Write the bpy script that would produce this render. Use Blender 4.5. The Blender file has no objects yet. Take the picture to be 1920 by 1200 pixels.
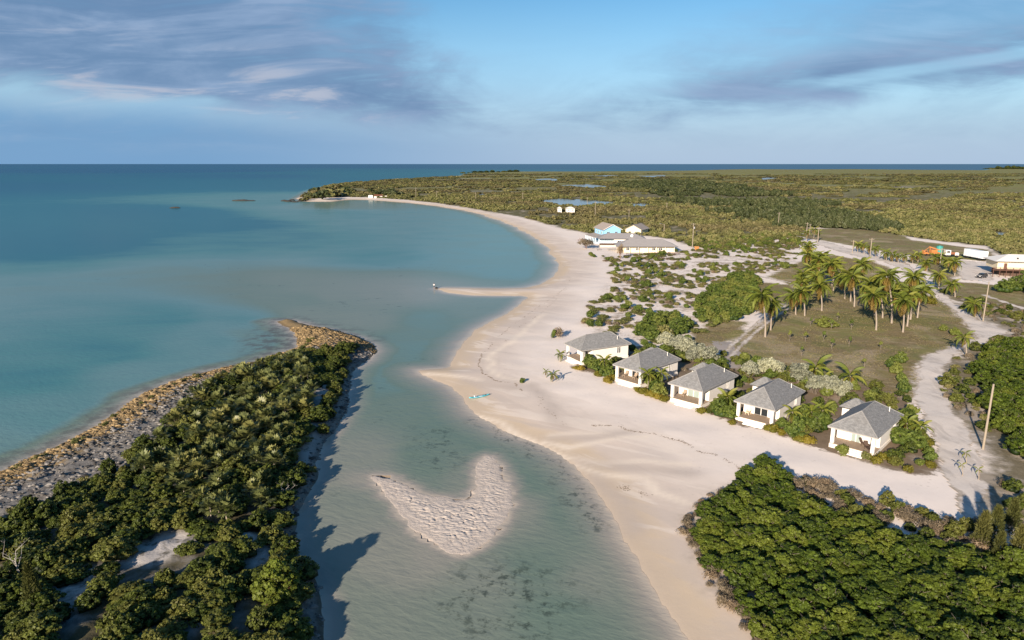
import bpy, bmesh, math, random
import numpy as np
from mathutils import Vector, Matrix, Euler

R = math.radians
rng = random.Random(7)
nr = np.random.RandomState(11)
scene = bpy.context.scene
C = scene.collection

# ------------------------------------------------------------------ camera
CAM_H = 40.0
PITCH = math.atan(293 / 1280)
cam_d = bpy.data.cameras.new('camera')
cam_d.sensor_width = 36.0
cam_d.lens = 24.0
cam_d.clip_start = 1.0
cam_d.clip_end = 200000.0
cam = bpy.data.objects.new('camera', cam_d)
C.objects.link(cam)
cam.location = (0, 0, CAM_H)
cam.rotation_euler = (math.pi / 2 - PITCH, 0, 0)
scene.camera = cam

# ------------------------------------------------------------------ light
SUN_EL = R(18.5)
SUN_AZ = R(27)            # light travels towards +Y, 27 degrees to the right
SUN_STRENGTH = 5.0
SKY_STRENGTH = 0.073
sun_d = bpy.data.lights.new('sun', 'SUN')
sun_d.energy = SUN_STRENGTH
sun_d.angle = R(0.9)
sun_d.color = (1.0, 0.86, 0.71)
sun = bpy.data.objects.new('sun', sun_d)
C.objects.link(sun)
trav = Vector((math.sin(SUN_AZ) * math.cos(SUN_EL), math.cos(SUN_AZ) * math.cos(SUN_EL), -math.sin(SUN_EL)))
sun.rotation_euler = trav.to_track_quat('-Z', 'Y').to_euler()
sun.location = (-40, -80, 120)

scene.view_settings.view_transform = 'Standard'
scene.view_settings.look = 'None'
scene.view_settings.gamma = 1.0
scene.view_settings.use_curve_mapping = False
scene.view_settings.exposure = 0.82
scene.render.engine = 'CYCLES'
scene.cycles.max_bounces = 5
scene.cycles.diffuse_bounces = 2
scene.cycles.glossy_bounces = 2
scene.cycles.transmission_bounces = 2
scene.cycles.transparent_max_bounces = 8
scene.cycles.caustics_reflective = False
scene.cycles.caustics_refractive = False
try:
    scene.cycles.use_denoising = True
except Exception:
    pass


# ------------------------------------------------------------------ node helper
class S:
    """a socket with arithmetic"""
    def __init__(self, T, sock):
        self.T, self.s = T, sock
    def _m(self, op, o=None, o2=None, clamp=False):
        return self.T.math(op, self, o, o2, clamp)
    def __add__(self, o): return self._m('ADD', o)
    __radd__ = __add__
    def __sub__(self, o): return self._m('SUBTRACT', o)
    def __rsub__(self, o): return self.T.math('SUBTRACT', o, self)
    def __mul__(self, o): return self._m('MULTIPLY', o)
    __rmul__ = __mul__
    def __truediv__(self, o): return self._m('DIVIDE', o)
    def __rtruediv__(self, o): return self.T.math('DIVIDE', o, self)


class Tree:
    def __init__(self, nt):
        self.nt = nt
        nt.nodes.clear()
    def node(self, kind, **props):
        n = self.nt.nodes.new(kind)
        for k, v in props.items():
            setattr(n, k, v)
        return n
    def put(self, sock, v):
        if v is None:
            return
        if isinstance(v, S):
            self.nt.links.new(v.s, sock)
        elif isinstance(v, (tuple, list)):
            if sock.type == 'RGBA' and len(v) == 3:
                v = (*v, 1)
            sock.default_value = v
        else:
            sock.default_value = v
    def math(self, op, a, b=None, c=None, clamp=False):
        n = self.node('ShaderNodeMath', operation=op, use_clamp=clamp)
        self.put(n.inputs[0], a); self.put(n.inputs[1], b); self.put(n.inputs[2], c)
        return S(self, n.outputs[0])
    def smooth(self, x, a, b):
        n = self.node('ShaderNodeMapRange', interpolation_type='SMOOTHSTEP')
        self.put(n.inputs['Value'], x); self.put(n.inputs['From Min'], a); self.put(n.inputs['From Max'], b)
        return S(self, n.outputs[0])
    def attr(self, name):
        n = self.node('ShaderNodeAttribute', attribute_name=name)
        return S(self, n.outputs['Fac'])
    def pos(self):
        return S(self, self.node('ShaderNodeNewGeometry').outputs['Position'])
    def objco(self):
        return S(self, self.node('ShaderNodeTexCoord').outputs['Object'])
    def scale(self, v, sc):
        n = self.node('ShaderNodeVectorMath', operation='MULTIPLY')
        self.put(n.inputs[0], v); self.put(n.inputs[1], sc if isinstance(sc, tuple) else (sc, sc, sc))
        return S(self, n.outputs[0])
    def rotz(self, v, ang):
        n = self.node('ShaderNodeVectorRotate', rotation_type='Z_AXIS')
        self.put(n.inputs['Vector'], v); self.put(n.inputs['Angle'], ang)
        return S(self, n.outputs[0])
    def noise(self, v, scale=1.0, detail=4.0, rough=0.55, dist=0.0):
        n = self.node('ShaderNodeTexNoise')
        self.put(n.inputs['Vector'], v); self.put(n.inputs['Scale'], scale)
        self.put(n.inputs['Detail'], detail); self.put(n.inputs['Roughness'], rough); self.put(n.inputs['Distortion'], dist)
        return S(self, n.outputs[0])
    def voronoi(self, v, scale=1.0, feature='F1', out=0):
        n = self.node('ShaderNodeTexVoronoi', feature=feature)
        self.put(n.inputs['Vector'], v); self.put(n.inputs['Scale'], scale)
        return S(self, n.outputs[out])
    def mix(self, f, a, b, mode='MIX'):
        n = self.node('ShaderNodeMix', data_type='RGBA', blend_type=mode)
        n.clamp_factor = True
        self.put(n.inputs[0], f); self.put(n.inputs[6], a); self.put(n.inputs[7], b)
        return S(self, n.outputs[2])
    def ramp(self, f, stops, interp='LINEAR'):
        n = self.node('ShaderNodeValToRGB')
        cr = n.color_ramp
        cr.interpolation = interp
        while len(cr.elements) < len(stops):
            cr.elements.new(0.5)
        for e, (p, c) in zip(cr.elements, stops):
            e.position = p
            e.color = (*c, 1) if len(c) == 3 else c
        self.put(n.inputs[0], f)
        return S(self, n.outputs[0])
    def bump(self, h, strength=0.5, dist=0.1, normal=None):
        n = self.node('ShaderNodeBump')
        self.put(n.inputs['Height'], h); self.put(n.inputs['Strength'], strength); self.put(n.inputs['Distance'], dist)
        self.put(n.inputs['Normal'], normal)
        return S(self, n.outputs[0])
    def sep(self, v):
        n = self.node('ShaderNodeSeparateXYZ')
        self.put(n.inputs[0], v)
        return [S(self, o) for o in n.outputs]
    def comb(self, x, y, z):
        n = self.node('ShaderNodeCombineXYZ')
        self.put(n.inputs[0], x); self.put(n.inputs[1], y); self.put(n.inputs[2], z)
        return S(self, n.outputs[0])
    def bsdf(self, color, rough=0.8, normal=None, spec=0.3, metal=0.0, **kw):
        n = self.node('ShaderNodeBsdfPrincipled')
        self.put(n.inputs['Base Color'], color); self.put(n.inputs['Roughness'], rough)
        self.put(n.inputs['Normal'], normal); self.put(n.inputs['Specular IOR Level'], spec); self.put(n.inputs['Metallic'], metal)
        for k, v in kw.items():
            self.put(n.inputs[k], v)
        return S(self, n.outputs[0])
    def out(self, surf):
        o = self.node('ShaderNodeOutputMaterial')
        self.put(o.inputs['Surface'], surf)


# ------------------------------------------------------------------ sky
world = bpy.data.worlds.new('World')
scene.world = world
world.use_nodes = True
T = Tree(world.node_tree)
sky = T.node('ShaderNodeTexSky', sky_type='NISHITA')
sky.sun_disc = False
sky.sun_elevation = SUN_EL
sky.sun_rotation = R(180) + SUN_AZ      # the sun stands behind and to the left of the camera
sky.altitude = 40
sky.air_density = 1.0
sky.dust_density = 0.6
sky.ozone_density = 2.0
d = S(T, T.node('ShaderNodeTexCoord').outputs['Generated'])
X, Y, Z = T.sep(d)
Yp = T.math('MAXIMUM', Y, 0.15)
az = X / Yp
el = Z / Yp
aaz = T.math('ABSOLUTE', az)
# cloud deck: planar coordinates on a high layer, stretched into streaks
zz = T.math('MAXIMUM', Z, 0.0) + 0.07
pl = T.comb(X / zz, Y / zz, 0.0)
n1 = T.noise(T.scale(T.comb(az, el, 0.0), (5.5, 15.0, 1.0)), 1.0, 6.0, 0.6, 0.5)
n2 = T.noise(T.scale(pl, (0.55, 0.20, 1.0)), 1.0, 5.0, 0.55, 0.6)
n3 = T.noise(T.scale(T.comb(az + el * 0.8, el + aaz * 0.03, 0.0), (3.6, 30.0, 1.0)), 1.0, 6.0, 0.6, 0.8)
low = 0.040 + 0.105 * T.math('MAXIMUM', aaz - 0.09, 0.0)
edge = (n1 - 0.5) * 0.10 + (n3 - 0.5) * 0.05
m_low = T.smooth(el - low + edge * 0.55, -0.012, 0.035)
lefte = (-0.07 - 0.75 * (el - 0.105)) - az
m_left = T.smooth(lefte + edge * 2.2, -0.05, 0.10)
righte = az - (0.06 + 1.9 * (el - 0.075))
m_right = T.smooth(righte + edge * 3.0, -0.06, 0.26)
m_side = T.math('MINIMUM', m_left + m_right, 1.0)
dens = T.smooth(n2 * 0.55 + n3 * 0.45, 0.32, 0.52)
cov = m_low * m_side * (0.42 + 0.58 * dens)
veil = T.smooth(n1 + 0.10 - el * 0.4, 0.42, 0.75) * T.smooth(el, 0.0, 0.05) * T.smooth(el, .22, .08) * 0.20
gap = T.smooth(az, .30, .52) * T.smooth(T.math('ABSOLUTE', el - (.098 + .150 * (az - .364)) + (n3 - .5) * .012), .013, .003)
cov = cov * (1.0 - gap * .5)
upper = T.smooth(az, .05, .35) * T.smooth(el - .150 * az - .052, .0, .05)
cov = T.math('MINIMUM', cov * (0.95 - upper * .45) + veil, 0.93)
ccol = T.mix(T.smooth(n3 * 0.6 + n1 * 0.4, 0.40, 0.66), (1.15, 2.0, 3.45), (2.25, 3.15, 4.7))
ccol = T.mix(T.smooth(n3, 0.52, 0.66) * T.smooth(az, -.12, -.30) * T.smooth(el - low, .115, .03) * 0.6, ccol, (4.5, 4.4, 4.9))
skyc = S(T, sky.outputs[0])
hs_ = T.node('ShaderNodeHueSaturation'); T.put(hs_.inputs['Color'], skyc); hs_.inputs['Saturation'].default_value = 1.35; skyc = S(T, hs_.outputs[0])
# pale marine haze low over the horizon
hz_f = T.smooth(el, 0.24, 0.0)
skyc = T.mix(hz_f * 0.94, skyc, T.mix(T.smooth(el, 0.0, 0.13), (3.2, 4.3, 5.8), (2.7, 4.6, 7.0)))
lowveil = T.smooth(el + (n1 - .5) * .05 + az * .05, .075, .015) * T.smooth(az, .25, -.5)
skyc = T.mix(lowveil * .8, skyc, (1.1, 2.55, 4.5))
col = T.mix(cov, skyc, ccol)
bg = T.node('ShaderNodeBackground')
T.put(bg.inputs[0], col)
bg.inputs[1].default_value = SKY_STRENGTH
wo = T.node('ShaderNodeOutputWorld')
T.nt.links.new(bg.outputs[0], wo.inputs[0])


# ------------------------------------------------------------------ plan geometry helpers
ST, CT = math.sin(PITCH), math.cos(PITCH)
def G(px, py, z=0.0):
    """ground position (metres) of a landmark surveyed in the photograph"""
    u = (px - 960) / 1280; v = (600 - py) / 1280
    Zd = -ST + v * CT; Yd = CT + v * ST
    s = (CAM_H - z) / -Zd
    return (u * s, Yd * s)
def GP(pts, z=0.0):
    return np.array([G(*p, z) for p in pts])
def mpp(py, z=0.0):
    v = (600 - py) / 1280
    return (CAM_H - z) / (ST - v * CT) / 1280

def _hash(ix, iy, seed):
    h = (ix * 374761393 + iy * 668265263 + seed * 974711) & 0xFFFFFFFF
    h = ((h ^ (h >> 13)) * 1274126177) & 0xFFFFFFFF
    return ((h ^ (h >> 16)) & 0xFFFF) / 65535.0
def vnoise(x, y, seed=0):
    x = np.asarray(x, float); y = np.asarray(y, float)
    ix = np.floor(x).astype(np.int64); iy = np.floor(y).astype(np.int64)
    fx = x - ix; fy = y - iy
    fx = fx * fx * (3 - 2 * fx); fy = fy * fy * (3 - 2 * fy)
    a = _hash(ix, iy, seed); b = _hash(ix + 1, iy, seed); c = _hash(ix, iy + 1, seed); e = _hash(ix + 1, iy + 1, seed)
    return (a * (1 - fx) + b * fx) * (1 - fy) + (c * (1 - fx) + e * fx) * fy
def fbm(x, y, sc, seed=0, oct=4):
    t = 0; amp = 0.5; f = 1.0 / sc; n = 0
    for k in range(oct):
        t = t + amp * vnoise(x * f, y * f, seed + k * 17); n += amp; amp *= 0.5; f *= 2.03
    return t / n
def sdf(poly, x, y):
    """signed distance to a closed polygon, positive inside"""
    x = np.asarray(x, float); y = np.asarray(y, float)
    d2 = np.full(x.shape, 1e18); ins = np.zeros(x.shape, bool)
    n = len(poly)
    for i in range(n):
        ax, ay = poly[i]; bx, by = poly[(i + 1) % n]
        ex, ey = bx - ax, by - ay
        L = ex * ex + ey * ey + 1e-12
        t = np.clip(((x - ax) * ex + (y - ay) * ey) / L, 0, 1)
        dx = x - ax - t * ex; dy = y - ay - t * ey
        d2 = np.minimum(d2, dx * dx + dy * dy)
        if ay != by:
            c = (ay > y) != (by > y)
            ins ^= c & (x < ex * (y - ay) / (by - ay) + ax)
    dd = np.sqrt(d2)
    return np.where(ins, dd, -dd)
def pdist(line, x, y):
    d2 = np.full(np.shape(x), 1e18)
    for (ax, ay), (bx, by) in zip(line[:-1], line[1:]):
        ex, ey = bx - ax, by - ay
        t = np.clip(((x - ax) * ex + (y - ay) * ey) / (ex * ex + ey * ey + 1e-12), 0, 1)
        d2 = np.minimum(d2, (x - ax - t * ex) ** 2 + (y - ay - t * ey) ** 2)
    return np.sqrt(d2)
def spline(pts, n=4):
    """Catmull-Rom through the points (closed)"""
    P = np.asarray(pts, float); m = len(P); out = []
    for i in range(m):
        p0, p1, p2, p3 = P[i - 1], P[i], P[(i + 1) % m], P[(i + 2) % m]
        for k in range(n):
            t = k / n
            out.append(0.5 * (2 * p1 + (p2 - p0) * t + (2 * p0 - 5 * p1 + 4 * p2 - p3) * t * t + (3 * p1 - p0 - 3 * p2 + p3) * t ** 3))
    return np.array(out)

# surveyed outlines ---------------------------------------------------
main_px = [(556, 373), (575, 378), (620, 378.5), (640, 375.5), (664, 374), (700, 375.5), (760, 380), (820, 386.5), (870, 395), (905, 403), (935, 414), (965, 425.5), (990, 440), (1010, 452), (1030, 470),
           (1043, 490), (1044, 505), (1035, 519), (1015, 531), (985, 539.5), (940, 541), (880, 540), (830, 539.5), (817, 541.5), (838, 549), (880, 554), (930, 555), (978, 554.5), (988, 558), (972, 575), (945, 590),
           (915, 605), (890, 622), (868, 640), (852, 660), (844, 678), (840, 689), (808, 691), (780, 694), (786, 703), (812, 713), (842, 724), (864, 742), (873, 758), (890, 776), (920, 795), (960, 815),
           (1000, 830), (1040, 850), (1080, 876), (1110, 906), (1130, 935), (1150, 970), (1170, 1010), (1190, 1045), (1215, 1090), (1240, 1135), (1268, 1175), (1300, 1220)]
main_far = [(3600, 311.5), (1925, 313.6), (1870, 315.6), (1845, 319.6), (1700, 318.6), (1600, 317.6), (1500, 318.2), (1400, 317.6), (1340, 318.6), (1300, 320.2), (1200, 321.2), (1100, 322.2), (1000, 322), (930, 322.6), (885, 324.5), (862, 330), (800, 335), (740, 338.5), (680, 341.5), (620, 348), (580, 359)]
MAIN = np.vstack([GP(main_px), [(19, 30), (24, -150), (600, -150)], GP([(3000, 700)]), GP(main_far)])
pen_px = [(515, 602), (545, 600), (590, 612), (640, 622), (680, 638), (700, 650), (704, 659), (690, 675), (665, 690), (655, 712), (655, 740), (650, 768), (636, 795), (610, 830), (592, 870), (580, 920), (560, 960),
          (548, 1000), (566, 1040), (588, 1080), (600, 1120), (605, 1200)]
pen_nw = [(-900, 1250), (-300, 1000), (-100, 930), (0, 888), (40, 866), (100, 840), (170, 805), (215, 776), (270, 740), (330, 716), (400, 696), (470, 681), (520, 664), (556, 653), (564, 641), (543, 620)]
PEN = np.vstack([GP(pen_px), [(-14, 20), (-14, -150), (-300, -150)], GP(pen_nw)])
BAR = spline(GP([(698, 893), (740, 900), (790, 924), (840, 936), (872, 938), (886, 930), (893, 905), (897, 870), (912, 855), (925, 862), (941, 890), (955, 920), (954, 950), (940, 982), (910, 1015), (872, 1036), (838, 1031), (800, 1010), (770, 985), (740, 945), (714, 915)]), 4)
ROAD = GP([(1790, 925), (1762, 893), (1745, 830), (1722, 780), (1706, 740), (1712, 700), (1735, 670), (1770, 656), (1812, 646), (1828, 633), (1800, 598), (1770, 570), (1735, 540), (1702, 520), (1690, 506), (1655, 492), (1600, 481), (1560, 470), (1525, 457),
           (1532, 451), (1572, 461), (1640, 481), (1702, 496), (1722, 512), (1760, 545), (1800, 575), (1840, 604), (1892, 622), (1887, 631), (1850, 645), (1810, 660), (1782, 685), (1770, 705), (1772, 740), (1796, 780), (1818, 810), (1838, 840), (1848, 870), (1856, 930), (1848, 985), (1808, 985)], 1.0)
YARD = GP([(1790, 487), (1850, 494), (1868, 505), (1862, 530), (1800, 528), (1795, 510), (1780, 500)], 1.0)
LAWN = [GP([(1362, 655), (1400, 622), (1445, 588), (1480, 560), (1500, 540), (1560, 528), (1620, 520), (1700, 530), (1740, 552), (1785, 578), (1820, 610), (1835, 634), (1775, 656), (1742, 672), (1722, 700), (1716, 750), (1640, 745), (1560, 725), (1480, 698), (1400, 676)], 1.1),
        GP([(1290, 625), (1340, 600), (1400, 605), (1395, 630), (1340, 655), (1280, 650)], 1.1),
        GP([(1440, 520), (1500, 490), (1560, 480), (1640, 492), (1690, 512), (1640, 522), (1560, 525), (1490, 538)], 1.1),
        GP([(1500, 428), (1560, 430), (1640, 432), (1700, 444), (1720, 462), (1740, 482), (1680, 478), (1600, 462), (1540, 452), (1505, 448)], 1.1),
        GP([(1745, 505), (1800, 530), (1860, 535), (1960, 545), (1960, 585), (1860, 570), (1790, 566), (1750, 540)], 1.1),
        GP([(1640, 438), (1700, 449), (1770, 459), (1850, 469), (1875, 484), (1850, 492), (1790, 486), (1750, 486), (1725, 498), (1690, 490), (1740, 476), (1700, 462)], 1.1),
        GP([(1870, 478), (1960, 490), (1960, 520), (1880, 505)], 1.1), GP([(1715, 484), (1785, 484), (1800, 505), (1796, 522), (1765, 528), (1738, 512)], 1.1), GP([(1400, 528), (1490, 535), (1500, 560), (1450, 585), (1420, 590)], 1.1)]
SOIL = GP([(1068, 690), (1110, 700), (1190, 722), (1250, 748), (1330, 776), (1390, 800), (1440, 808), (1490, 828), (1555, 848), (1610, 862), (1660, 880), (1740, 896), (1770, 880), (1742, 830), (1722, 785), (1700, 745), (1560, 715), (1400, 680), (1290, 655), (1200, 650), (1120, 660)], 1.0)
SCRUB = np.vstack([GP([(560, 371), (600, 371), (650, 371.5), (700, 372.5), (760, 376.5), (820, 382.5), (870, 390), (905, 396.5), (935, 402), (980, 410), (1030, 424), (1070, 435), (1100, 441), (1160, 447), (1210, 447), (1270, 455), (1285, 463), (1350, 464), (1420, 457), (1500, 447), (1515, 431), (1560, 433), (1620, 436), (1700, 448),
                       (1770, 458), (1850, 468), (1870, 484), (1920, 492), (2300, 520), (3000, 560)]), GP(main_far)])
SCRUB2 = GP([(1735, 545), (1800, 560), (1870, 572), (2100, 590), (2300, 640), (2300, 1100), (1930, 1030), (1880, 960), (1862, 880), (1846, 830), (1790, 775), (1764, 735), (1762, 706), (1780, 684), (1840, 650), (1896, 632), (1896, 618), (1845, 598), (1800, 568), (1762, 540)], 1.0)
MANG = GP([(1398, 888), (1432, 868), (1464, 886), (1488, 922), (1560, 968), (1640, 990), (1700, 1012), (1760, 1030), (1830, 1045), (1920, 1050), (2100, 1070), (2200, 1300), (1480, 1300), (1440, 1200), (1400, 1140), (1345, 1075), (1312, 1020), (1292, 972), (1330, 936), (1388, 916)], 1.0)
PENVEG = GP([(-400, 1250), (-300, 1090), (0, 1000), (60, 962), (150, 920), (222, 886), (292, 834), (338, 777), (399, 737), (480, 693), (560, 669), (662, 652), (648, 690), (628, 750), (606, 815), (575, 865), (545, 930), (520, 1000), (552, 1045), (585, 1095), (570, 1165), (560, 1250)], 1.0)
WATERPTS = [(60, 700, 2.9), (300, 600, 2.9), (500, 450, 3.1), (100, 450, 4.6), (300, 400, 4.6), (600, 400, 2.5), (800, 420, 2.2), (900, 470, 2.1), (950, 500, 2.0), (980, 480, 2.0), (850, 410, 2.1), (700, 480, 2.6), (560, 562, 1.5), (640, 556, 1.05), (720, 552, .85), (780, 550, .7),
            (900, 580, 1.2), (800, 600, 1.7), (600, 588, 1.1), (690, 600, 1.0), (760, 640, 1.7), (720, 720, 1.7), (780, 760, 1.35), (830, 800, 1.5), (700, 850, .75), (780, 850, 1.45), (800, 880, 1.35), (790, 905, 1.1), (950, 830, 1.6), (1000, 900, 1.45), (1080, 960, 1.4),
            (900, 1080, .75), (1000, 1060, 1.3), (750, 1050, .62), (680, 1150, .9), (850, 1150, .95), (1050, 1150, 1.4), (660, 940, .8), (620, 1150, .8), (1120, 1090, .75), (690, 860, .7), (860, 950, .35), (700, 900, .4), (960, 950, .6), (800, 1040, .45), (870, 900, .8),
            (0, 350, 9), (500, 330, 10), (900, 310, 40), (300, 320, 15), (1300, 312, 40), (1700, 314, 40), (560, 345, 5), (700, 330, 4.2), (800, 326, 3.8), (880, 320, 5), (1000, 318, 9), (1100, 316, 18), (200, 660, 3.0), (400, 640, 2.3), (100, 780, 2.4), (250, 700, 2.2), (480, 630, 1.8), (30, 850, 2.0), (450, 600, 2.4), (500, 380, 2.6), (640, 385, 1.5), (400, 420, 4.0)]
WPX = np.array([G(a, b) for a, b, c in WATERPTS]); WDP = np.array([c for a, b, c in WATERPTS])
WF = np.stack([WPX[:, 0] / (WPX[:, 1] + 20) * 2.2, np.log(WPX[:, 1]) * 1.6], 1)
def bed_depth(x, y):
    f0 = x / (y + 20) * 2.2; f1 = np.log(np.maximum(y, 8)) * 1.6
    num = 0; den = 0
    for (a, b), dp in zip(WF, WDP):
        w = 1.0 / ((f0 - a) ** 2 + (f1 - b) ** 2 + 0.0006) ** 1.8
        num = num + w * math.log(dp); den = den + w
    return np.exp(num / den)

def fields(x, y):
    x = np.asarray(x, float); y = np.asarray(y, float)
    wob = (fbm(x, y, 9, 3, 3) - .5) * np.clip(np.hypot(x, y) * .012, .5, 4) + (fbm(x, y, 2.2, 5, 2) - .5) * .5
    wob = np.where((x < 0) & (y > 195) & (y < 235), wob * .25, wob)
    dm = sdf(MAIN, x, y) + wob
    dp = sdf(PEN, x, y) + wob * 1.4
    db = sdf(BAR, x, y) + (fbm(x, y, 1.6, 9, 3) - .5) * 1.6
    return dm, dp, db
def height(x, y, want=False):
    x = np.asarray(x, float); y = np.asarray(y, float)
    dm, dp, db = fields(x, y)
    hm = 1.35 * (1 - np.exp(-np.maximum(dm, 0) / 17.0)) + (fbm(x, y, 26, 21, 3) - .5) * .5 * np.clip((dm - 10) / 20, 0, 1) + (fbm(x, y, 5, 22, 2) - .5) * .22 * np.clip((dm - 3) / 10, 0, 1)
    far = np.clip((np.hypot(x, y) - 500) / 1500, 0, 1)
    hm = hm + far * 1.0
    rough = fbm(x, y, 1.3, 31, 4) - .45
    hp = 1.7 * (1 - np.exp(-np.maximum(dp, 0) / 4.5)) + rough * 1.1 * np.clip(dp / 2.5, 0, 1)
    shore = np.maximum(np.maximum(dm, dp), -60.0)
    prof = np.where(dp > dm, .34, .22) * np.maximum(-shore, 0)
    dep = np.minimum(bed_depth(x, y), prof + .0)
    z = np.where(dm > 0, hm + .0, np.where(dp > 0, hp, -dep))
    if want:
        return z, dm, dp, db, shore
    return z
def hz(x, y):
    return float(height(np.array([x]), np.array([y]))[0])

def tag(o, label=None, cat=None, group=None, kind=None):
    if label: o['label'] = label
    if cat: o['category'] = cat
    if group: o['group'] = group
    if kind: o['kind'] = kind
    return o
def mesh_np(name, verts, faces, mats=(), smooth=False):
    """verts (n,3), faces list of (m,k) arrays or one array"""
    me = bpy.data.meshes.new(name)
    if not isinstance(faces, list):
        faces = [faces]
    verts = np.asarray(verts, np.float32)
    me.vertices.add(len(verts)); me.vertices.foreach_set('co', verts.ravel())
    loops = np.concatenate([np.asarray(f, np.int32).ravel() for f in faces])
    sizes = np.concatenate([np.full(len(f), np.asarray(f).shape[1], np.int32) for f in faces])
    starts = np.concatenate([[0], np.cumsum(sizes)[:-1]]).astype(np.int32)
    me.loops.add(len(loops)); me.loops.foreach_set('vertex_index', loops)
    me.polygons.add(len(sizes)); me.polygons.foreach_set('loop_start', starts)
    try:
        me.polygons.foreach_set('loop_total', sizes)
    except Exception:
        pass
    for m in mats:
        me.materials.append(m)
    me.update(calc_edges=True)
    if smooth:
        me.polygons.foreach_set('use_smooth', np.ones(len(sizes), bool))
    me.validate()
    return me
def fattr(me, name, vals, domain='POINT'):
    a = me.attributes.new(name, 'FLOAT', domain)
    a.data.foreach_set('value', np.asarray(vals, np.float32).ravel())
def link(name, data, parent=None, loc=None, rz=None):
    o = bpy.data.objects.new(name, data)
    C.objects.link(o)
    if parent is not None: o.parent = parent
    if loc is not None: o.location = loc
    if rz is not None: o.rotation_euler = (0, 0, rz)
    return o

# ------------------------------------------------------------------ materials
def new_mat(name):
    m = bpy.data.materials.new(name)
    m.use_nodes = True
    return m, Tree(m.node_tree)
def plain(name, col, rough=0.7, var=0.12, sc=3.0, spec=0.3, metal=0.0, bump=0.0):
    m, T = new_mat(name)
    p = T.objco()
    n = T.noise(p, sc, 5.0, 0.6)
    c = T.mix(n, tuple(v * (1 - var) for v in col), tuple(min(1, v * (1 + var)) for v in col))
    nm = T.bump(T.noise(p, sc * 6, 3.0), bump, 0.03) if bump else None
    T.out(T.bsdf(c, rough, nm, spec, metal))
    return m
M = {}
M['white'] = plain('white_paint', (.78, .74, .68), .6, .05)
M['cream'] = plain('cream_render', (.72, .62, .44), .75, .08)
M['wall'] = plain('cabin_render', (.80, .74, .66), .8, .06, 1.2)
M['deck'] = plain('deck_boards', (.33, .25, .18), .7, .2, 2.0)
M['glass_d'] = plain('dark_glass', (.02, .025, .03), .08, .1, 1.0, .6)
M['glass_g'] = plain('pale_curtained_glass', (.30, .36, .33), .15, .1, 1.0, .6)
M['frame'] = plain('window_frame', (.7, .68, .64), .5, .05)
M['metal'] = plain('galvanised_metal', (.5, .5, .5), .4, .1, 3, .5, .6)
M['blue'] = plain('light_blue_paint', (.27, .53, .78), .6, .08, .6)
M['blue_w'] = plain('pale_blue_trim', (.62, .76, .85), .6, .05)
M['roof_g'] = plain('grey_roof_sheet', (.30, .28, .27), .7, .15, .8, .3, 0, .3)
M['roof_t'] = plain('tan_roof_sheet', (.34, .29, .25), .75, .15, .8, .3, 0, .3)
M['roof_w'] = plain('white_roof_sheet', (.74, .70, .64), .5, .06, .6)
M['redwood'] = plain('red_brown_timber', (.12, .058, .04), .75, .25, 2)
M['darkwood'] = plain('dark_timber', (.085, .055, .04), .8, .25, 2)
M['polewood'] = plain('pole_timber', (.30, .25, .19), .85, .2, 1.5)
M['orange'] = plain('orange_machine_paint', (.46, .19, .06), .45, .2, 1.5, .4)
M['teal'] = plain('teal_plastic', (.05, .28, .25), .5, .15)
M['black'] = plain('black_rubber', (.015, .015, .016), .7, .2)
M['carpaint'] = plain('dark_car_paint', (.02, .022, .028), .2, .1, 1, .6)
M['container'] = plain('white_container_steel', (.70, .72, .74), .5, .06, .7)
M['rust'] = plain('rusty_sheet', (.22, .09, .045), .8, .4, 2)
M['kayak'] = plain('turquoise_plastic', (.10, .48, .55), .35, .06, 1, .5)
M['kayak_d'] = plain('dark_hatch', (.03, .06, .07), .5, .1)
M['kayak_w'] = plain('pale_plastic', (.62, .72, .74), .4, .06)
M['skin'] = plain('skin', (.42, .24, .16), .6, .05)
M['shirt'] = plain('white_shirt', (.8, .8, .8), .8, .03)
M['shorts'] = plain('dark_shorts', (.05, .06, .09), .8, .1)
M['navy'] = plain('black_cloth', (.012, .012, .014), .8, .1)
M['trunk'] = plain('palm_trunk', (.30, .25, .20), .9, .3, 4, .2, 0, .4)
M['bark'] = plain('grey_bark', (.20, .165, .13), .9, .35, 5, .2, 0, .4)
M['deadwood'] = plain('bleached_wood', (.42, .38, .33), .9, .2, 4)
M['rootwood'] = plain('mangrove_root', (.16, .07, .05), .9, .3, 4)
M['stone'] = plain('white_stone', (.6, .55, .48), .9, .2, 2, .2, 0, .4)

# shingles: small courses of grey with uneven tone
m, T = new_mat('grey_shingles')
uv = T.objco()
sh = T.node('ShaderNodeTexBrick')
T.put(sh.inputs['Vector'], T.scale(S(T, T.node('ShaderNodeUVMap', uv_map='uv').outputs[0]), 1.0))
for k, v in dict(Scale=1.0).items(): sh.inputs[k].default_value = v
sh.inputs['Color1'].default_value = (.12, .12, .12, 1); sh.inputs['Color2'].default_value = (.31, .305, .295, 1)
sh.inputs['Mortar'].default_value = (.13, .13, .13, 1)
sh.inputs['Mortar Size'].default_value = .012; sh.inputs['Brick Width'].default_value = .33; sh.inputs['Row Height'].default_value = .19
c = S(T, sh.outputs[0])
c = T.mix(0.55, c, T.mix(T.noise(uv, 2.6, 4.0, .8), (.08, .08, .08), (.36, .355, .345)))
c = T.mix(T.smooth(T.noise(T.scale(uv, (1, 1, .2)), .45, 3.0), .5, .75) * .35, c, (.20, .19, .175))
T.out(T.bsdf(c, .85, T.bump(S(T, sh.outputs['Fac']), .5, .02), .25))
M['shingle'] = m
M['ridge'] = plain('ridge_cap', (.27, .26, .25), .85, .12, 2)

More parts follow.
